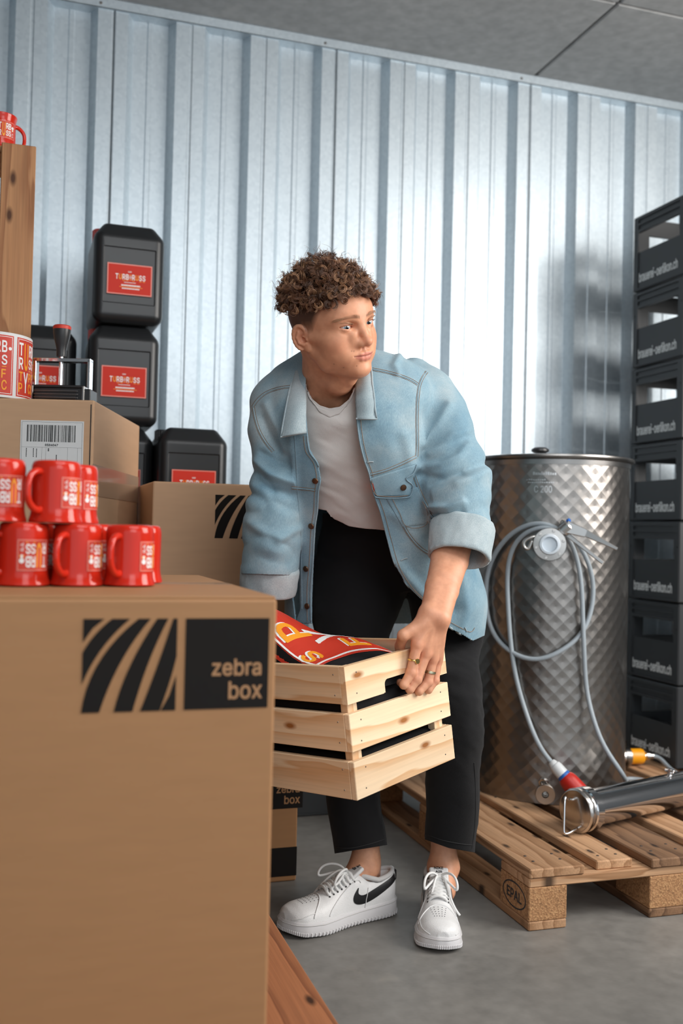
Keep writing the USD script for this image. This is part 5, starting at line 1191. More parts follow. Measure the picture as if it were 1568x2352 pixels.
for i in sel:
    p, n = hv[i], hn[i]
    edge = 1
    top = np.clip((p[2]-.06)/.06, 0, 1)
    L_ = (.017+.014*top)*(.8+.45*rr_.random())*(1.18 if p[0] < 0 else 1); cr_ = .0046+.0036*rr_.random(); turns = 1.1+1.3*rr_.random()
    fw = np.array((.8, .0, -.1)) if p[0] > .0 else np.array((-.3, 0, -.3)); side = np.array((0, np.sign(p[1])*.35, -.15))*(abs(p[1]) > .03)
    d = n*(.55+.30*top)+.6*fw*(.4+rr_.random()*.6)+side*.7+rr_.normal(0, .42, 3); d /= np.linalg.norm(d)
    a = np.cross(d, rr_.normal(0, 1, 3)); a /= np.linalg.norm(a); b = np.cross(d, a); ph = rr_.random()*6.28; sg = rr_.choice([-1, 1]); m = 18
    kind = rr_.choice(['hair_dark', 'hair_mid', 'hair_fair'], p=[.30, .50, .20])
    for s_ in range(11):
        t = np.linspace(0, 1, m); o = rr_.normal(0, .0013, 3); dl = L_*(.94+.12*rr_.random()); w = ph+rr_.normal(0, .10); wild = rr_.random() < .07
        rad = cr_*(.45+.75*t-.25*t*t)*(1+rr_.normal(0, .22 if wild else .06))
        q = p+n*.003+np.outer(t*dl*(1.35 if wild else 1), d)+np.outer(np.minimum(t*3, 1), o)+(rad*np.cos(sg*turns*6.283*t+w)-rad[0]*math.cos(w))[:, None]*a+(rad*np.sin(sg*turns*6.283*t+w)-rad[0]*math.sin(w))[:, None]*b
        di, ii = headtree.query(q); ins = ((q-hv[ii])*hn[ii]).sum(1); q = q+hn[ii]*np.clip(.0012-ins, 0, .02)[:, None]
        locks[kind].append(q@HR.T*HS+HO); lw[kind].append(np.interp(t, [0, .75, 1], [.00085, .00080, .00035])*(.6 if wild else 1))
hair_parts = [curves('hair', locks[k], lw[k], k, label={'hair_dark': 'darker brown curls', 'hair_mid': 'brown curls', 'hair_fair': 'fairer brown curls'}[k]) for k in locks]

# ------------------------------------------------------------------ white t-shirt
def tee():
    f = Field(cam_point(640, 1240, 2.25)-.25, cam_point(900, 900, 2.3)+.27, .0055)
    f.stack([row(800, 715, 815, 2.18, 2.27), row(850, 698, 850, 2.155, 2.30), row(890, 668, 900, 2.128, 2.345), row(940, 650, 935, 2.115, 2.39), row(1000, 650, 935, 2.125, 2.43), row(1060, 655, 940, 2.15, 2.46), row(1120, 665, 950, 2.19, 2.49), row(1180, 680, 960, 2.235, 2.53), row(1230, 700, 965, 2.275, 2.56), row(1275, 715, 970, 2.31, 2.58)], .02)
    m = f.mesh(4); q = proj(m.vertices); back = q[:, 2] > 2.27
    neck = [(640, 700), (697, 850), (704, 893), (716, 916), (734, 931), (757, 938), (780, 934), (800, 918), (815, 890), (822, 850), (900, 700)]
    s = signed_px(q[:, :2], neck); z = m.vertices[:, 2]
    m = clip(m, np.where(back, z-cam_point(760, 868, 2.3)[2], -s*.001)); q = proj(m.vertices)
    hem = [(500, 1130), (750, 1170), (768, 1192), (800, 1208), (840, 1214), (884, 1218), (930, 1230), (1010, 1240), (1010, 1500), (500, 1500)]
    m = clip(m, -signed_px(q[:, :2], hem)*.001); v = np.array(m.vertices); n = meshkit.arrays(m, True)[2]; q = proj(v)
    w = .010*(meshkit.fbm(np.stack([(q[:, 0]+.45*q[:, 1])/150, (q[:, 1]-.5*q[:, 0])/42, 0*q[:, 0]], -1), 3, 4)-.5)+.006*(meshkit.noise(np.stack([(q[:, 0]-.7*q[:, 1])/70, (q[:, 1]+.4*q[:, 0])/40, 0*q[:, 0]+4], -1), 8)-.5)
    v = v+n*w[:, None]*(q[:, 1] > 950)[:, None]; m.vertices = v; return m
tm_ = tee(); TD = Draper(tm_)
TEE = pp('t_shirt', solidify(tm_, .002), 'cotton_white')
nk = TD.line([(704, 893), (716, 917), (734, 932), (757, 939), (780, 935), (800, 919), (815, 892)], 3, .001)
P_ = np.array([(703, 888), (711, 914), (730, 935), (757, 944), (783, 939), (804, 922), (818, 890)], float)
pp('neck_rib', grid_sheet(np.stack([TD.line(P_, 4, .0022)[:60]*1 for _ in range(1)]+[TD.line(P_+np.array([(2, 3), (2, 7), (3, 9), (0, 10), (-3, 9), (-3, 7), (-2, 3)])*1.3, 4, .0026)[:60]] if False else [TD(*np.array([np.interp(np.linspace(0, 6, 50), np.arange(7), (P_+o*np.array([(5, 3), (7, 8), (4, 12), (0, 14), (-4, 12), (-7, 8), (-5, 3)]))[:, i]) for i in (0, 1)]), off=.0018) for o in (0, .33, .66, 1.0)]), .002), 'cotton_white', parent=TEE)

# ------------------------------------------------------------------ black jeans
def jeans():
    f = Field((.45, 1.98, .10), (1.20, 2.78, 1.02), .0058)
    f.stack([row(1165, 742, 962, 2.32, 2.58), row(1210, 738, 968, 2.33, 2.59), row(1260, 730, 1000, 2.34, 2.63), row(1310, 722, 1030, 2.36, 2.65), row(1350, 720, 1050, 2.38, 2.655)], .02, 2.6)
    f.stack([row(1290, 722, 900, 2.36, 2.62), row(1350, 716, 932, 2.34, 2.63), row(1400, 716, 918, 2.325, 2.60), row(1461, 722, 893, 2.315, 2.56), row(1560, 738, 884, 2.30, 2.515), row(1660, 742, 876, 2.30, 2.48), row(1750, 742, 872, 2.315, 2.475), row(1840, 750, 874, 2.325, 2.475), row(1930, 764, 888, 2.325, 2.475), row(1975, 770, 892, 2.325, 2.48)], .02, 2.3)
    f.stack([row(1290, 905, 1072, 2.40, 2.64), row(1350, 930, 1104, 2.40, 2.64), row(1400, 940, 1112, 2.385, 2.63), row(1461, 948, 1108, 2.345, 2.58), row(1536, 958, 1098, 2.235, 2.45), row(1615, 966, 1108, 2.215, 2.42), row(1702, 972, 1107, 2.235, 2.42), row(1780, 977, 1100, 2.275, 2.44), row(1870, 978, 1098, 2.315, 2.475), row(1940, 975, 1089, 2.335, 2.50), row(1985, 975, 1088, 2.34, 2.51)], .02, 2.3)
    m = f.mesh(3); v = np.array(m.vertices); q = proj(v); right = q[:, 0] < 925
    hem = np.where(right, q[:, 1]-np.interp(q[:, 0], [760, 888], [1962, 1941]), q[:, 1]-np.interp(q[:, 0], [975, 1030, 1088], [1928, 1948, 1958]))
    hem = np.where(q[:, 2] > np.where(right, 2.40, 2.42), hem+8, hem)
    m = clip(m, hem*.001); v = np.array(m.vertices); q = proj(v); m = clip(m, (v[:, 2]-cam_point(850, 1182, 2.45)[2])); v = np.array(m.vertices); n = meshkit.arrays(m, True)[2]; q = proj(v)
    u = np.stack([q[:, 0]/90+q[:, 1]/260, q[:, 1]/46-q[:, 0]/120, q[:, 2]*8], -1); w = .011*(meshkit.fbm(u, 3, 2)-.5)
    knee = np.exp(-((q[:, 1]-1640)/120)**2); w = w*(.6+1.2*knee)+.010*(np.abs(meshkit.noise(np.stack([q[:, 0]/160, q[:, 1]/52+q[:, 0]/200, q[:, 2]*6], -1), 12)-.5)-.25)*knee
    m.vertices = v+n*w[:, None]*np.clip((1940-q[:, 1])/60, .15, 1)[:, None]; return m
jm = jeans(); JD = Draper(jm)
JEANS = pp('jeans', solidify(jm, .003), 'jeans_black')
for P in ([(766, 1945), (800, 1948), (850, 1938), (888, 1925)], [(975, 1914), (1030, 1933), (1088, 1941)]): pp('hem_stitch', tube(JD.line(P, 4, .0006), .0009, 6), 'jeans_stitch', parent=JEANS)
for P in ([(868, 1800), (874, 1860), (884, 1938)], [(1088, 1750), (1092, 1850), (1083, 1950)]): pp('side_seam', tube(JD.line(P, 5, .0004), .0012, 6), 'jeans_stitch', parent=JEANS)

# ------------------------------------------------------------------ denim jacket
OPEN = [(702, 868), (700, 930), (706, 1000), (711, 1034), (731, 1066), (737, 1100), (732, 1130), (730, 1172), (724, 1214), (720, 1291), (715, 1363), (716, 1432), (712, 1520), (700, 1700), (1000, 1700), (1036, 1470), (1026, 1440), (979, 1388), (933, 1344), (903, 1291), (888, 1237), (872, 1176), (853, 1122), (846, 1088), (835, 1057), (824, 1010), (818, 960), (816, 900), (822, 866), (828, 700), (690, 700)]
def jacket():
    f = Field(cam_point(560, 1480, 2.35)*np.array([1, 1, 1])-np.array([.12, .50, .02]), cam_point(1130, 790, 2.3)+np.array([.10, .62, .05]), .0042)
    f.stack([row(806, 708, 850, 2.19, 2.34), row(822, 682, 915, 2.175, 2.37), row(845, 655, 965, 2.16, 2.39), row(875, 628, 990, 2.14, 2.41), row(910, 612, 1000, 2.115, 2.44), row(960, 612, 990, 2.095, 2.475), row(1010, 620, 985, 2.095, 2.505), row(1060, 628, 985, 2.11, 2.53), row(1120, 632, 1000, 2.14, 2.56), row(1200, 640, 1035, 2.185, 2.60),
             row(1290, 650, 1090, 2.215, 2.645), row(1383, 655, 1113, 2.235, 2.675), row(1440, 655, 1106, 2.245, 2.685), row(1500, 655, 1098, 2.25, 2.69)], .03, 2.9)
    f.chain([cam_point(662, 880, 2.25), cam_point(634, 925, 2.235), cam_point(630, 990, 2.215), cam_point(633, 1060, 2.205), cam_point(632, 1110, 2.205), cam_point(626, 1180, 2.21), cam_point(624, 1240, 2.215), cam_point(619, 1300, 2.225), cam_point(617, 1330, 2.23)], [.044, .056, .056, .047, .048, .057, .060, .058, .055], .022)
    f.chain([cam_point(950, 868, 2.29), cam_point(985, 905, 2.27), cam_point(1008, 950, 2.25), cam_point(1022, 1000, 2.23), cam_point(1034, 1060, 2.21), cam_point(1046, 1110, 2.195), cam_point(1056, 1160, 2.175), cam_point(1061, 1215, 2.143), cam_point(1060, 1250, 2.12)], [.046, .056, .061, .066, .071, .073, .068, .058, .055], .020)
    m = f.mesh(3); v = np.array(m.vertices); q = proj(v)
    sl = signed_px(q[:, :2], [(540, 1318), (688, 1322), (689, 1400), (640, 1560), (520, 1560)]); slv = np.where(q[:, 2] < 2.32, -sl, 50)      # end of the right sleeve
    m = clip(m, -np.minimum(slv, 50)*.001 if False else np.where(q[:, 2] < 2.31, -sl, -50)*.001)
    q = proj(m.vertices); near = np.linalg.norm(np.cross(np.array(m.vertices)-cam_point(1061, 1215, 2.15), (cam_point(1060, 1250, 2.13)-cam_point(1061, 1215, 2.15))/np.linalg.norm(cam_point(1060, 1250, 2.13)-cam_point(1061, 1215, 2.15))), axis=1)
    ax = (cam_point(1058, 1270, 2.115)-cam_point(1061, 1205, 2.155)); ax /= np.linalg.norm(ax); t = (np.array(m.vertices)-cam_point(1061, 1219, 2.150))@ax
    m = clip(m, np.where((near < .085) & (q[:, 2] < 2.215) & (q[:, 0] > 985), t, -.02))
    parts_ = m.split(only_watertight=False); m = max(parts_, key=lambda x: len(x.faces)) if len(parts_) > 1 else m
    q = proj(m.vertices); c = signed_px(q[:, :2], OPEN); mid = np.interp(q[:, 1], [800, 900, 1000, 1200, 1450], [2.26, 2.27, 2.28, 2.38, 2.46])
    m = clip(m, np.where(q[:, 2] < mid, -c, -60)*.001)
    q = proj(m.vertices); hemy = np.interp(q[:, 0], [640, 720, 1000, 1028, 1085, 1120], [1432, 1432, 1432, 1440, 1472, 1455]); m = clip(m, (q[:, 1]-hemy)*.001)
    z = np.array(m.vertices)[:, 2]; q = proj(m.vertices); m = clip(m, np.where(q[:, 1] < 850, -signed_px(q[:, :2], [(706, 700), (706, 850), (716, 858), (820, 858), (826, 850), (832, 700)]), -50)*.001)
    v = np.array(m.vertices); n = meshkit.arrays(m, True)[2]; q = proj(v); x, y = q[:, 0], q[:, 1]
    w = .009*(meshkit.fbm(np.stack([x/85, y/85, q[:, 2]*9], -1), 3, 6)-.5)
    sl_r = np.clip((690-x)/12, 0, 1)*np.clip((y-985)/60, 0, 1)*np.clip((1312-y)/40, 0, 1); sl_l = np.clip((x-np.interp(y, [880, 1010, 1060, 1130, 1210], [965, 968, 962, 985, 1003]))/10, 0, 1)*np.clip((y-900)/50, 0, 1)*np.clip((1222-y)/40, 0, 1)
    w += sl_r*.012*(np.abs(meshkit.noise(np.stack([x/130+y/300, y/44-x/110, 0*x], -1), 31)-.5)*2-.45)+sl_l*.016*(np.abs(meshkit.noise(np.stack([x/150, y/46+x/120, 0*x], -1), 17)-.5)*2-.45)
    def fold(pl, amp, wd): return 1.35*amp*np.exp(-(line_px(q[:, :2], pl)/wd)**2)*(q[:, 2] < 2.33)
    for pl_, a, wd in (([(962, 1072), (1010, 1066), (1052, 1045), (1078, 1020)], .007, 9), ([(962, 1090), (1015, 1100), (1060, 1088)], -.005, 9), ([(992, 1166), (1030, 1168), (1062, 1154)], .008, 8), ([(985, 1182), (1030, 1188), (1060, 1176)], -.008, 8), ([(1004, 1203), (1040, 1200), (1075, 1188)], .006, 8),
                       ([(1030, 930), (1000, 980), (972, 1020)], .006, 11), ([(1075, 990), (1040, 1000), (985, 1040)], .006, 10), ([(1110, 1080), (1080, 1100), (1050, 1110)], .005, 12),
                       ([(590, 1060), (620, 1090), (668, 1108)], .007, 9), ([(590, 1105), (625, 1128), (670, 1134)], -.006, 9), ([(600, 1040), (640, 1060), (664, 1070)], -.005, 8), ([(640, 1240), (665, 1225), (684, 1215)], .005, 10), ([(575, 1200), (610, 1230), (640, 1240)], .005, 12), ([(612, 930), (640, 985), (655, 1030)], .006, 12), ([(600, 960), (618, 1000), (640, 1040)], -.005, 10),
                       ([(930, 1000), (940, 1040), (945, 1080)], .004, 14), ([(880, 1250), (940, 1330), (1000, 1400)], .005, 12), ([(1000, 1260), (1010, 1320), (1040, 1400)], -.006, 14), ([(1060, 1330), (1072, 1400), (1060, 1450)], .005, 12), ([(905, 1180), (960, 1240), (1000, 1280)], .004, 12), ([(670, 1000), (676, 1060), (672, 1100)], .005, 9), ([(918, 815), (905, 840), (915, 862)], .005, 8)): w += fold(pl_, a, wd)
    w = w*np.where(x > 992, np.clip((1228-y)/45, 0, 1), 1)*np.where(q[:, 2] < 2.25, 1, 1) if False else np.where((x > 992) & (q[:, 2] < 2.24) & (y < 1300), w*np.clip((1228-y)/45, 0, 1)-.003*np.clip((y-1195)/30, 0, 1), w)
    m.vertices = v+n*w[:, None]; relaxed(m, 1, .4); return m
jk = jacket(); KD = Draper(jk)
JACKET = pp('jacket', solidify(jk, .0032), 'denim')
def seam(pl, off=.0002, w=.0016, two=True, name='seam'):
    Z = KD.line(pl, 4, off); pp(name, tube(Z, w, 8), 'denim_seam', parent=JACKET)
    if two:
        P = np.array(pl, float); d = np.gradient(P, axis=0); n = np.stack([-d[:, 1], d[:, 0]], 1); n /= np.maximum(np.linalg.norm(n, axis=1, keepdims=True), 1e-6)
        for s in (-3, 3): pp('stitching', tube(KD.line(P+n*s, 4, .0006), .0005, 5), 'stitch', parent=JACKET)
seam([(853, 848), (880, 853), (915, 862), (945, 874), (960, 884)]); seam([(668, 888), (640, 892), (612, 902), (592, 918), (580, 936)])
seam([(981, 853), (970, 868), (962, 890), (958, 930), (957, 970), (958, 1011), (956, 1050)]); seam([(582, 935), (590, 975), (606, 1010), (628, 1038)], two=True)
seam([(847, 1090), (880, 1082), (920, 1066), (956, 1048)]); seam([(668, 1120), (700, 1123), (733, 1127)])
seam([(902, 1146), (915, 1180), (935, 1222), (965, 1258), (994, 1276)], two=True); seam([(950, 1092), (965, 1130), (985, 1172), (998, 1212)], two=True)
seam([(676, 1000), (680, 1060), (683, 1124), (690, 1214), (692, 1300), (693, 1400)], w=.0014, two=False)
edgeR = [(818, 960), (824, 1010), (835, 1057), (846, 1088), (853, 1122), (872, 1176), (888, 1237), (903, 1291), (933, 1344), (979, 1388)]; edgeL = [(707, 1000), (711, 1034), (731, 1066), (737, 1100), (732, 1130), (730, 1172), (724, 1214), (720, 1291), (715, 1363), (716, 1428)]
for e, o in ((edgeR, 3), (edgeL, -3)):
    pp('edge_binding', tube(KD.line(np.array(e)+np.array([o*.5, 0]), 4, .0002), .0019, 8), 'denim_seam', parent=JACKET); pp('stitching', tube(KD.line(np.array(e, float)+np.array([o*3.2, 0]), 4, .0010), .0006, 5), 'stitch', parent=JACKET)
pp('hem_band', tube(KD.line([(1030, 1439), (1056, 1456), (1082, 1469)], 4, .0004), .0026, 8), 'denim_light', parent=JACKET)
pp('stitching', tube(KD.line([(1026, 1424), (1056, 1441), (1080, 1452), (1090, 1440)], 4, .001), .0006, 5), 'stitch', parent=JACKET)
# chest pocket with curled flap
flap = KD.patch((850, 1098), (953, 1066), (938, 1138), (864, 1139), 26, 14, .0035, .0028)
pp('pocket_flap', flap, 'denim', parent=JACKET)
pp('stitching', tube(KD.line([(853, 1100), (866, 1136), (900, 1138), (936, 1136)], 4, .0055), .0006, 5), 'stitch', parent=JACKET); pp('flap_edge', tube(KD.line([(850, 1096), (863, 1140), (900, 1142), (938, 1140), (946, 1116), (930, 1098), (946, 1086), (954, 1066)], 3, .0045), .0014, 8), 'denim_seam', parent=JACKET)
pp('pocket', KD.patch((884, 1140), (958, 1118), (1000, 1200), (925, 1210), 18, 16, .0016, .002), 'denim', parent=JACKET)
for P in ([(900, 1144), (915, 1176), (930, 1206), (950, 1213), (975, 1206), (985, 1184), (972, 1150)],): pp('stitching', tube(KD.line(P, 4, .0042), .0006, 5), 'stitch', parent=JACKET)
pp('red_tab', KD.patch((850, 1110), (855, 1109), (859, 1126), (854, 1128), 4, 6, .0045, .0012), 'print_red', parent=JACKET, label='small red fabric tab on the chest pocket')
# collar
def collar(cs, rows=(0, .35, .7, 1.0)):
    Z = []
    for r in rows: Z.append([cam_point(a[0]+(b[0]-a[0])*r, a[1]+(b[1]-a[1])*r, a[2]+(b[2]-a[2])*r-.012*math.sin(math.pi*r)) for a, b in cs])
    Z = np.array(Z); n = Z.shape[1]; s = np.linspace(0, n-1, 26); Z = np.stack([CubicSpline(np.arange(n), z)(s) for z in Z]); t = np.linspace(0, len(rows)-1, 12); Z = CubicSpline(np.arange(len(rows)), Z)(t); return grid_sheet(Z, .004)
CL = [((688, 828, 2.205), (676, 856, 2.165)), ((697, 862, 2.155), (664, 900, 2.125)), ((703, 905, 2.112), (655, 945, 2.098)), ((703, 950, 2.088), (648, 985, 2.082)), ((704, 993, 2.080), (644, 1004, 2.078))]
CR_ = [((822, 842, 2.165), (850, 836, 2.15)), ((818, 862, 2.135), (853, 854, 2.125)), ((816, 887, 2.112), (855, 882, 2.104)), ((815, 915, 2.092), (859, 912, 2.086)), ((816, 940, 2.088), (861, 940, 2.084)), ((817, 962, 2.080), (866, 962, 2.080))]
CB = [((697, 818, 2.27), (690, 842, 2.285)), ((703, 815, 2.29), (696, 839, 2.315)), ((712, 812, 2.31), (704, 836, 2.345)), ((770, 800, 2.36), (770, 820, 2.41)), ((826, 812, 2.30), (846, 826, 2.33)), ((830, 838, 2.22), (858, 838, 2.22)), ((818, 858, 2.165), (852, 850, 2.155))]
pp('collar', collar(CL), 'denim_light', parent=JACKET); pp('collar', collar(CR_), 'denim_light', parent=JACKET); pp('collar', collar(CB), 'denim_light', parent=JACKET)
for cs in (CL, CR_):
    b = np.array([cam_point(*q[1]) for q in cs]); e = np.array([cam_point(*cs[-1][0]), cam_point(*cs[-1][1])])
    pp('collar_edge', tube(np.vstack([b+TO_CAM*.001, e[:1]+TO_CAM*.001]), .0022, 8), 'denim_light', parent=JACKET)
# turned-up cuffs
def cuff(c0, c1, r0, r1, tilt_):
    c0, c1 = np.array(c0), np.array(c1); z = c1-c0; L_ = np.linalg.norm(z); z /= L_; R = frame(np.cross(z, TO_CAM), z=z)
    p = np.array([(r0-.006, -.004), (r0+.001, -.002), (r0+.004, .006), ((r0+r1)/2+.0045, L_*.5), (r1+.005, L_-.010), (r1+.004, L_-.002), (r1-.001, L_+.001), (r1-.006, L_-.003), (r1-.008, L_-.012), (r0-.008, .01)])
    m = lathe(p, 64); m = m.subdivide(); v = np.array(m.vertices); a = np.arctan2(v[:, 1], v[:, 0]); k = .0030*np.sin(2*a+1)+.004*(meshkit.noise(np.stack([np.cos(a)*2.5, np.sin(a)*2.5, v[:, 2]*30], -1), 5)-.5)+.0025*(meshkit.noise(np.stack([np.cos(a)*6, np.sin(a)*6, v[:, 2]*90], -1), 6)-.5)
    r = np.hypot(v[:, 0], v[:, 1]); v[:, :2] *= ((r+k)/r)[:, None]; v[:, 1] *= .86; m.vertices = v; return moved(m, c0, R)
pp('cuff', cuff(cam_point(1062, 1207, 2.140), cam_point(1054, 1281, 2.100), .0635, .0600, 0), 'denim_light', parent=JACKET); pp('cuff', cuff(cam_point(620, 1303, 2.222), cam_point(615, 1362, 2.235), .0600, .0570, 0), 'denim_light', parent=JACKET)
# buttons, buttonholes
bt = lathe([(0, .0030), (.0040, .0030), (.0062, .0024), (.0070, .0008), (.0068, 0), (0, 0)], 24)
for x, y in ((724, 1104), (715, 1208), (703, 1306), (706, 1392), (924, 1118)):
    c = KD(x, y, .0015 if x < 900 else .005)[0]; c2 = KD([x-4, x+4, x], [y, y, y+5]); nn = np.cross(c2[1]-c2[0], c2[2]-c2[0]); nn /= np.linalg.norm(nn); nn = nn if nn@TO_CAM > 0 else -nn
    pp('button', moved(bt, c, frame(np.cross(nn, [0, 0, 1]), z=nn)), 'button_brass', 40, parent=JACKET)
for (x, y), (x2, y2) in (((919, 1288), (936, 1281)), ((842, 1062), (858, 1060)), ((1066, 1440), (1071, 1452))): pp('buttonhole', tube(KD.line([(x, y), ((x+x2)/2, (y+y2)/2-1), (x2, y2)], 2, .0012), .0014, 6), 'denim_light', parent=JACKET)

# ------------------------------------------------------------------ shoes
def shoe(toe, heel, mirror, name_label):
    toe, heel = np.array(toe, float), np.array(heel, float); x = toe-heel; L = np.linalg.norm(x); x /= L; R = frame(x, z=(0, 0, 1)); k = L/.30
    S = part(PERSON, 'shoe', lathe([(0, .001), (.001, .001), (0, .002)], 3), 'sole_white') if False else None
    M = np.linalg.inv(WORLD[PERSON])@mat4(heel, R@np.diag([k, k*mirror, k])) if False else None
    xs = np.array([0, .012, .035, .07, .11, .15, .19, .225, .255, .280, .294, .30]); half = np.array([.012, .026, .0335, .035, .0345, .037, .0445, .0490, .0480, .0395, .024, .010]); off = np.array([0, 0, 0, 0, .001, .003, .006, .008, .007, .004, .001, 0])*mirror
    H_ = PchipInterpolator(xs, half); O_ = PchipInterpolator(xs, off)
    def to(m): return moved(m.copy() if False else trimesh.Trimesh(np.array(m.vertices)*k, m.faces, process=False), heel, R)
    def outline(grow, n=90):
        t = (1-np.cos(np.linspace(0, math.pi, n)))/2*.30; u = np.vstack([np.stack([t, O_(t)+H_(t)], 1), np.stack([t[::-1], O_(t[::-1])-H_(t[::-1])], 1)]); return Polygon(u).buffer(.004).buffer(-.004).buffer(grow)
    def ringz(poly, n=140):
        c = np.array(poly.exterior.coords); d = np.concatenate([[0], np.cumsum(np.hypot(*np.diff(c, axis=0).T))]); s = np.linspace(0, d[-1], n, endpoint=False); return np.stack([np.interp(s, d, c[:, 0]), np.interp(s, d, c[:, 1])], 1)
    def loft(rings, cap=True):
        n = len(rings[0]); v = np.vstack(rings); i, j = np.meshgrid(np.arange(len(rings)-1), np.arange(n), indexing='ij'); a = (i*n+j).ravel(); b = (i*n+(j+1) % n).ravel()
        f = np.vstack([np.stack([a, b, b+n], 1), np.stack([a, b+n, a+n], 1)]); N = len(v); v = np.vstack([v, rings[0].mean(0), rings[-1].mean(0)]); j = np.arange(n); l = (len(rings)-1)*n
        f = np.vstack([f, np.stack([(j+1) % n, j, np.full(n, N)], 1), np.stack([l+j, l+(j+1) % n, np.full(n, N+1)], 1)]); m = trimesh.Trimesh(v, f, process=False); m.fix_normals(); return m
    spring = lambda q: np.interp(q, [0, .2, .27, .30], [.002, 0, .004, .010])
    def lvl(g, z, zt=None): c = ringz(outline(g)); zz = spring(c[:, 0])*(1-z/.06)+z; return np.column_stack([c, zz])
    top = lambda q: np.interp(q, [0, .06, .14, .22, .30], [.042, .039, .034, .033, .037])
    c = ringz(outline(.0)); 
    sole = loft([lvl(-.004, .0), lvl(.001, .0015), lvl(.0035, .006), lvl(.0035, .016), np.column_stack([ringz(outline(.0025)), top(ringz(outline(.0025))[:, 0])-.004]), np.column_stack([ringz(outline(.0005)), top(ringz(outline(.0005))[:, 0])])])
    SH = pp('shoe', to(sole), 'sole_white', 30, label=name_label)
    # tread teeth along the edge and the groove line
    teeth = []; rg = ringz(outline(.0042), 150)
    for i in range(len(rg)):
        if i % 2 == 0 or rg[i, 0] > .262: 
            q = rg[i]; t = rg[(i+1) % len(rg)]-rg[i-1]; t /= np.linalg.norm(t); teeth.append(moved(cbox(.0034, .0022, .008, .0006), (q[0], q[1], spring(q[0])+.0065), frame((t[0], t[1], 0), z=(0, 0, 1))))
    pp('tread', to(cat(*teeth)), 'sole_white', False, parent=SH, kind='stuff')
    g0 = ringz(outline(.0032), 200); pp('sole_seam', to(tube(np.column_stack([g0, top(g0[:, 0])-.0052]), .0008, 5, closed=True)), 'lining_white', parent=SH)
    # upper
    f = Field((-.012, -.062, .018), (.312, .066, .145), .0024)
    def up(x, y, z):
        hx = np.clip(x, .002, .298).astype(float); w = H_(hx)-.0015; o = O_(hx)
        hgt = np.interp(hx, [0, .02, .05, .085, .10, .125, .17, .21, .24, .27, .29, .30], [.108, .112, .101, .097, .106, .114, .093, .077, .071, .066, .058, .048])
        zz = np.clip((z-.02)/(hgt-.02), -.2, 1.6); lean = np.interp(hx, [0, .10, .16, .21, .30], [.98, .90, .60, .62, .85]); e = np.interp(hx, [0, .1, .2, .3], [2.6, 2.2, 2.1, 2.6])
        wz = w*(1-(1-lean)*np.clip(zz, 0, 1)**1.6)
        a = np.abs((y-o)/wz)**2.2; b = np.clip(zz, 0, 2)**(e*1.6); q = (a*np.interp(np.clip(zz, 0, 1), [0, 1], [1, .62])+b)**.5
        return np.maximum(np.maximum((q-1)*.024, np.maximum(x-.2985, .0012-x)), .02-z).astype(np.float32)
    f.put(up, (-.012, -.06, .02), (.31, .064, .14), 0)
    f.ell((.056, 0, .114), (.0475, .0265, .045), .005, 'sub'); f.cone((.056, 0, .075), (.052, 0, .14), .024, .030, .005, 'sub')
    u = f.mesh(4); pp('upper', to(u), 'leather_white', parent=SH)
    UT = cKDTree(u.vertices); un = meshkit.arrays(u, True)[2]; uvx = np.array(u.vertices)
    def onu(p, off=.001):
        p = np.atleast_2d(np.array(p, float)); _, i = UT.query(p, k=10); c = uvx[i].mean(1); n = un[i].mean(1); n /= np.linalg.norm(n, axis=1, keepdims=True); return p-n*((p-c)*n).sum(1, keepdims=True)+n*off
    def sl(pts, r, mt, nm, off=.0008, n=40, **kw):
        pts = np.array(pts, float); s = np.linspace(0, len(pts)-1, n); q = CubicSpline(np.arange(len(pts)), pts)(s) if len(pts) > 3 else np.stack([np.interp(s, np.arange(len(pts)), pts[:, i]) for i in range(3)], 1); pp(nm, to(tube(onu(q, off), r, 8)), mt, parent=SH, **kw)
    for s in (-1, 1):                                                     # swoosh, overlays
        P = np.array([(.010, .084), (.035, .0715), (.060, .060), (.085, .0505), (.106, .0465), (.122, .048), (.1315, .0545), (.1325, .064), (.127, .0745), (.117, .0845), (.1185, .076), (.1165, .0695), (.110, .0665), (.098, .0670), (.075, .0745), (.045, .0855), (.010, .0990)])
        P = CubicSpline(np.arange(len(P)), P)(np.linspace(0, len(P)-1, 90)); poly = Polygon(P).buffer(0); poly = max(getattr(poly, 'geoms', [poly]), key=lambda g: g.area); t = trimesh.creation.extrude_polygon(poly, .0012, engine='earcut').subdivide_to_size(.0045)
        v = np.array(t.vertices); b = onu(np.column_stack([v[:, 0], O_(np.clip(v[:, 0], 0, .3))+s*(H_(np.clip(v[:, 0], 0, .3))-.002), v[:, 1]]), 0); _, i = UT.query(b); nn = un[i]; t.vertices = b+nn*(v[:, 2:]+.0002)
        pp('side_mark', to(t), 'leather_black', 30, parent=SH)
        sl([(.205, s*.05, .040), (.196, s*.05, .052), (.180, s*.045, .066), (.160, s*.034, .078), (.128, s*.026, .096), (.108, s*.030, .094)], .0013, 'leather_white', 'overlay_edge')
        sl([(.245, s*.050, .042), (.236, s*.046, .058), (.220, s*.03, .073), (.213, s*.012, .077), (.212, 0, .078)], .0014, 'leather_white', 'toe_cap_edge')
        sl([(.10, s*.04, .034), (.098, s*.038, .055), (.090, s*.032, .080)], .0011, 'leather_white', 'overlay_edge')
        sl([(.292, s*.03, .040), (.27, s*.042, .044), (.24, s*.046, .050)], .0010, 'leather_white', 'overlay_edge')
    hl_ = moved(cbox(.008, .030, .026, .003), (.0025, 0, .091)); pp('heel_tab', to(hl_), 'leather_black', 30, parent=SH)
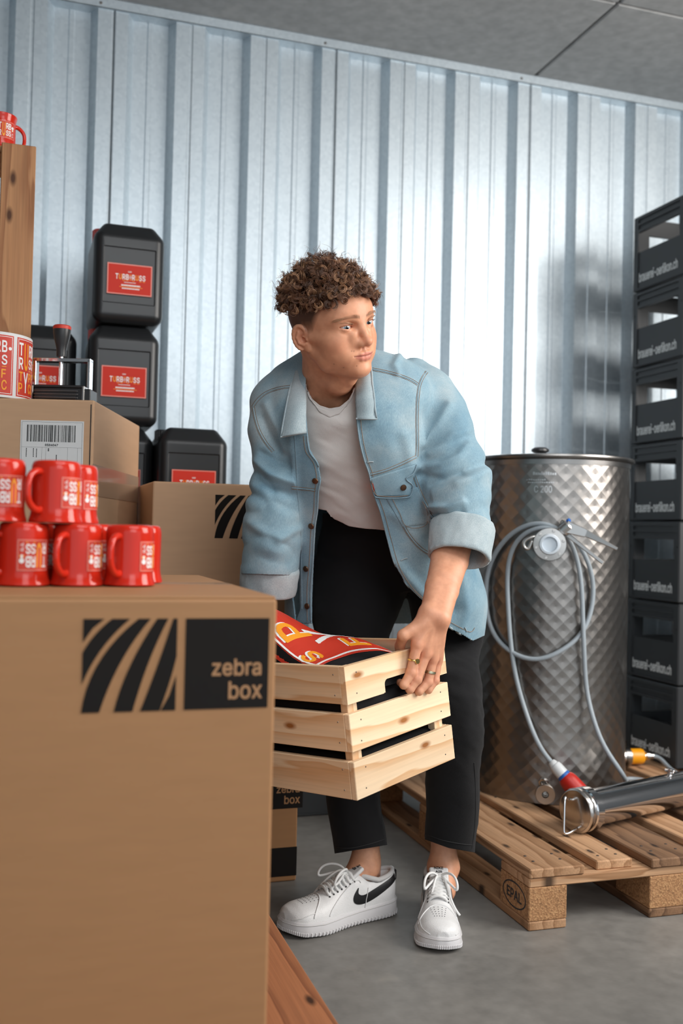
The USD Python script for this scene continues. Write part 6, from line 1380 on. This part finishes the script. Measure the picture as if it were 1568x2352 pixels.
    a = np.linspace(0, 2*np.pi, 40, endpoint=False); pp('collar_lining', to(tube(np.column_stack([.053+.046*np.cos(a), .0275*np.sin(a), np.interp(.053+.046*np.cos(a), [0, .03, .06, .10], [.104, .097, .092, .104])]), .0058, 10, closed=True)), 'lining_white', parent=SH)
    tg = rbox(.075, .046, .010, .0045, 12); tgm = moved(tg, (.128, 0, .1015), Rotation.from_euler('y', 34, degrees=True).as_matrix()); pp('tongue', to(tgm), 'leather_white', 30, parent=SH)
    TR_ = Rotation.from_euler('y', 34, degrees=True).as_matrix(); tp_ = np.array((.128, 0, .1015))
    lab = moved(cat(fit_text('NIKE', -.011, .004, .022, .0075, True), fit_text('AIR', -.008, -.006, .016, .0065, True)), tp_+TR_@np.array((-.026, 0, .0051)), TR_@np.array([[0, -1, 0], [1, 0, 0], [0, 0, 1]], float)[:, [0, 1, 2]]@np.diag([1, 1, 1.0]))
    pp('tongue_mark', to(lab), 'leather_black', False, parent=SH, label='black printed mark on the tongue')
    # perforations and laces
    ho = lathe([(0, .0004), (.0010, .0004), (.0012, 0), (0, 0)], 8); hs = []
    for i, xx in enumerate((.222, .231, .240, .249, .258)):
        for yy in np.linspace(-.020+.002*i, .020-.002*i, 5): hs.append((xx, yy+O_(xx), np.interp(xx, [.22, .27], [.078, .070])))
    hq = onu(hs, .0); pp('perforation', to(cat(*[moved(trimesh.creation.icosphere(1, .0011), q) for q in hq])), 'hole_dark', False, parent=SH, kind='stuff')
    xs_ = np.linspace(.128, .196, 7); zt = np.interp(xs_, [.12, .16, .20], [.110, .098, .084]); wl = .017
    for i in range(7):
        q = np.array([(xs_[i]-.004, -wl-.004, zt[i]-.010), (xs_[i], -wl+.002, zt[i]-.001), (xs_[i]+.001, 0, zt[i]+.004), (xs_[i]+.001, wl-.002, zt[i]-.001), (xs_[i]-.004, wl+.004, zt[i]-.010)]); m = tube(q+np.array([0, O_(xs_[i]), .002]), .0032, 8, res=18); v = np.array(m.vertices); pp('lace', to(m), 'lace_white', parent=SH)
        if i < 6:
            for s in (-1, 1): pp('lace', to(tube(np.array([(xs_[i], s*wl, zt[i]), ((xs_[i]+xs_[i+1])/2, 0, (zt[i]+zt[i+1])/2+.0025), (xs_[i+1], -s*wl, zt[i+1])])+np.array([0, O_(xs_[i]), .002]), .0028, 8, res=12)), 'lace_white', parent=SH)
        for s in (-1, 1): pp('eyelet', to(moved(trimesh.creation.icosphere(1, .0022), onu([(xs_[i]-.003, s*(wl+.006)+O_(xs_[i]), zt[i]-.011)], .0004)[0])), 'hole_dark', True, parent=SH)
    for s in (-1, 1):
        pp('bow_loop', to(tube([(.134, s*.002, .114), (.150, s*.022, .128), (.176, s*.036, .122), (.186, s*.038, .104), (.172, s*.030, .104), (.150, s*.014, .112), (.136, 0, .114)], .0030, 8, res=34)), 'lace_white', parent=SH)
        pp('lace_end', to(tube([(.136, s*.003, .115), (.156, s*.012, .112), (.180, s*.020, .092), (.196, s*.030, .070), (.200, s*.044, .050)], .0027, 8, res=24)), 'lace_white', parent=SH)
    pp('bow_knot', to(moved(trimesh.creation.icosphere(2, .0062), (.136, 0, .114))), 'lace_white', parent=SH)
shoe(TOE_R, HEEL_R, 1, 'white leather sneaker with black side mark, pointing left'); shoe(TOE_L, HEEL_L, -1, 'white leather sneaker seen from the toe')
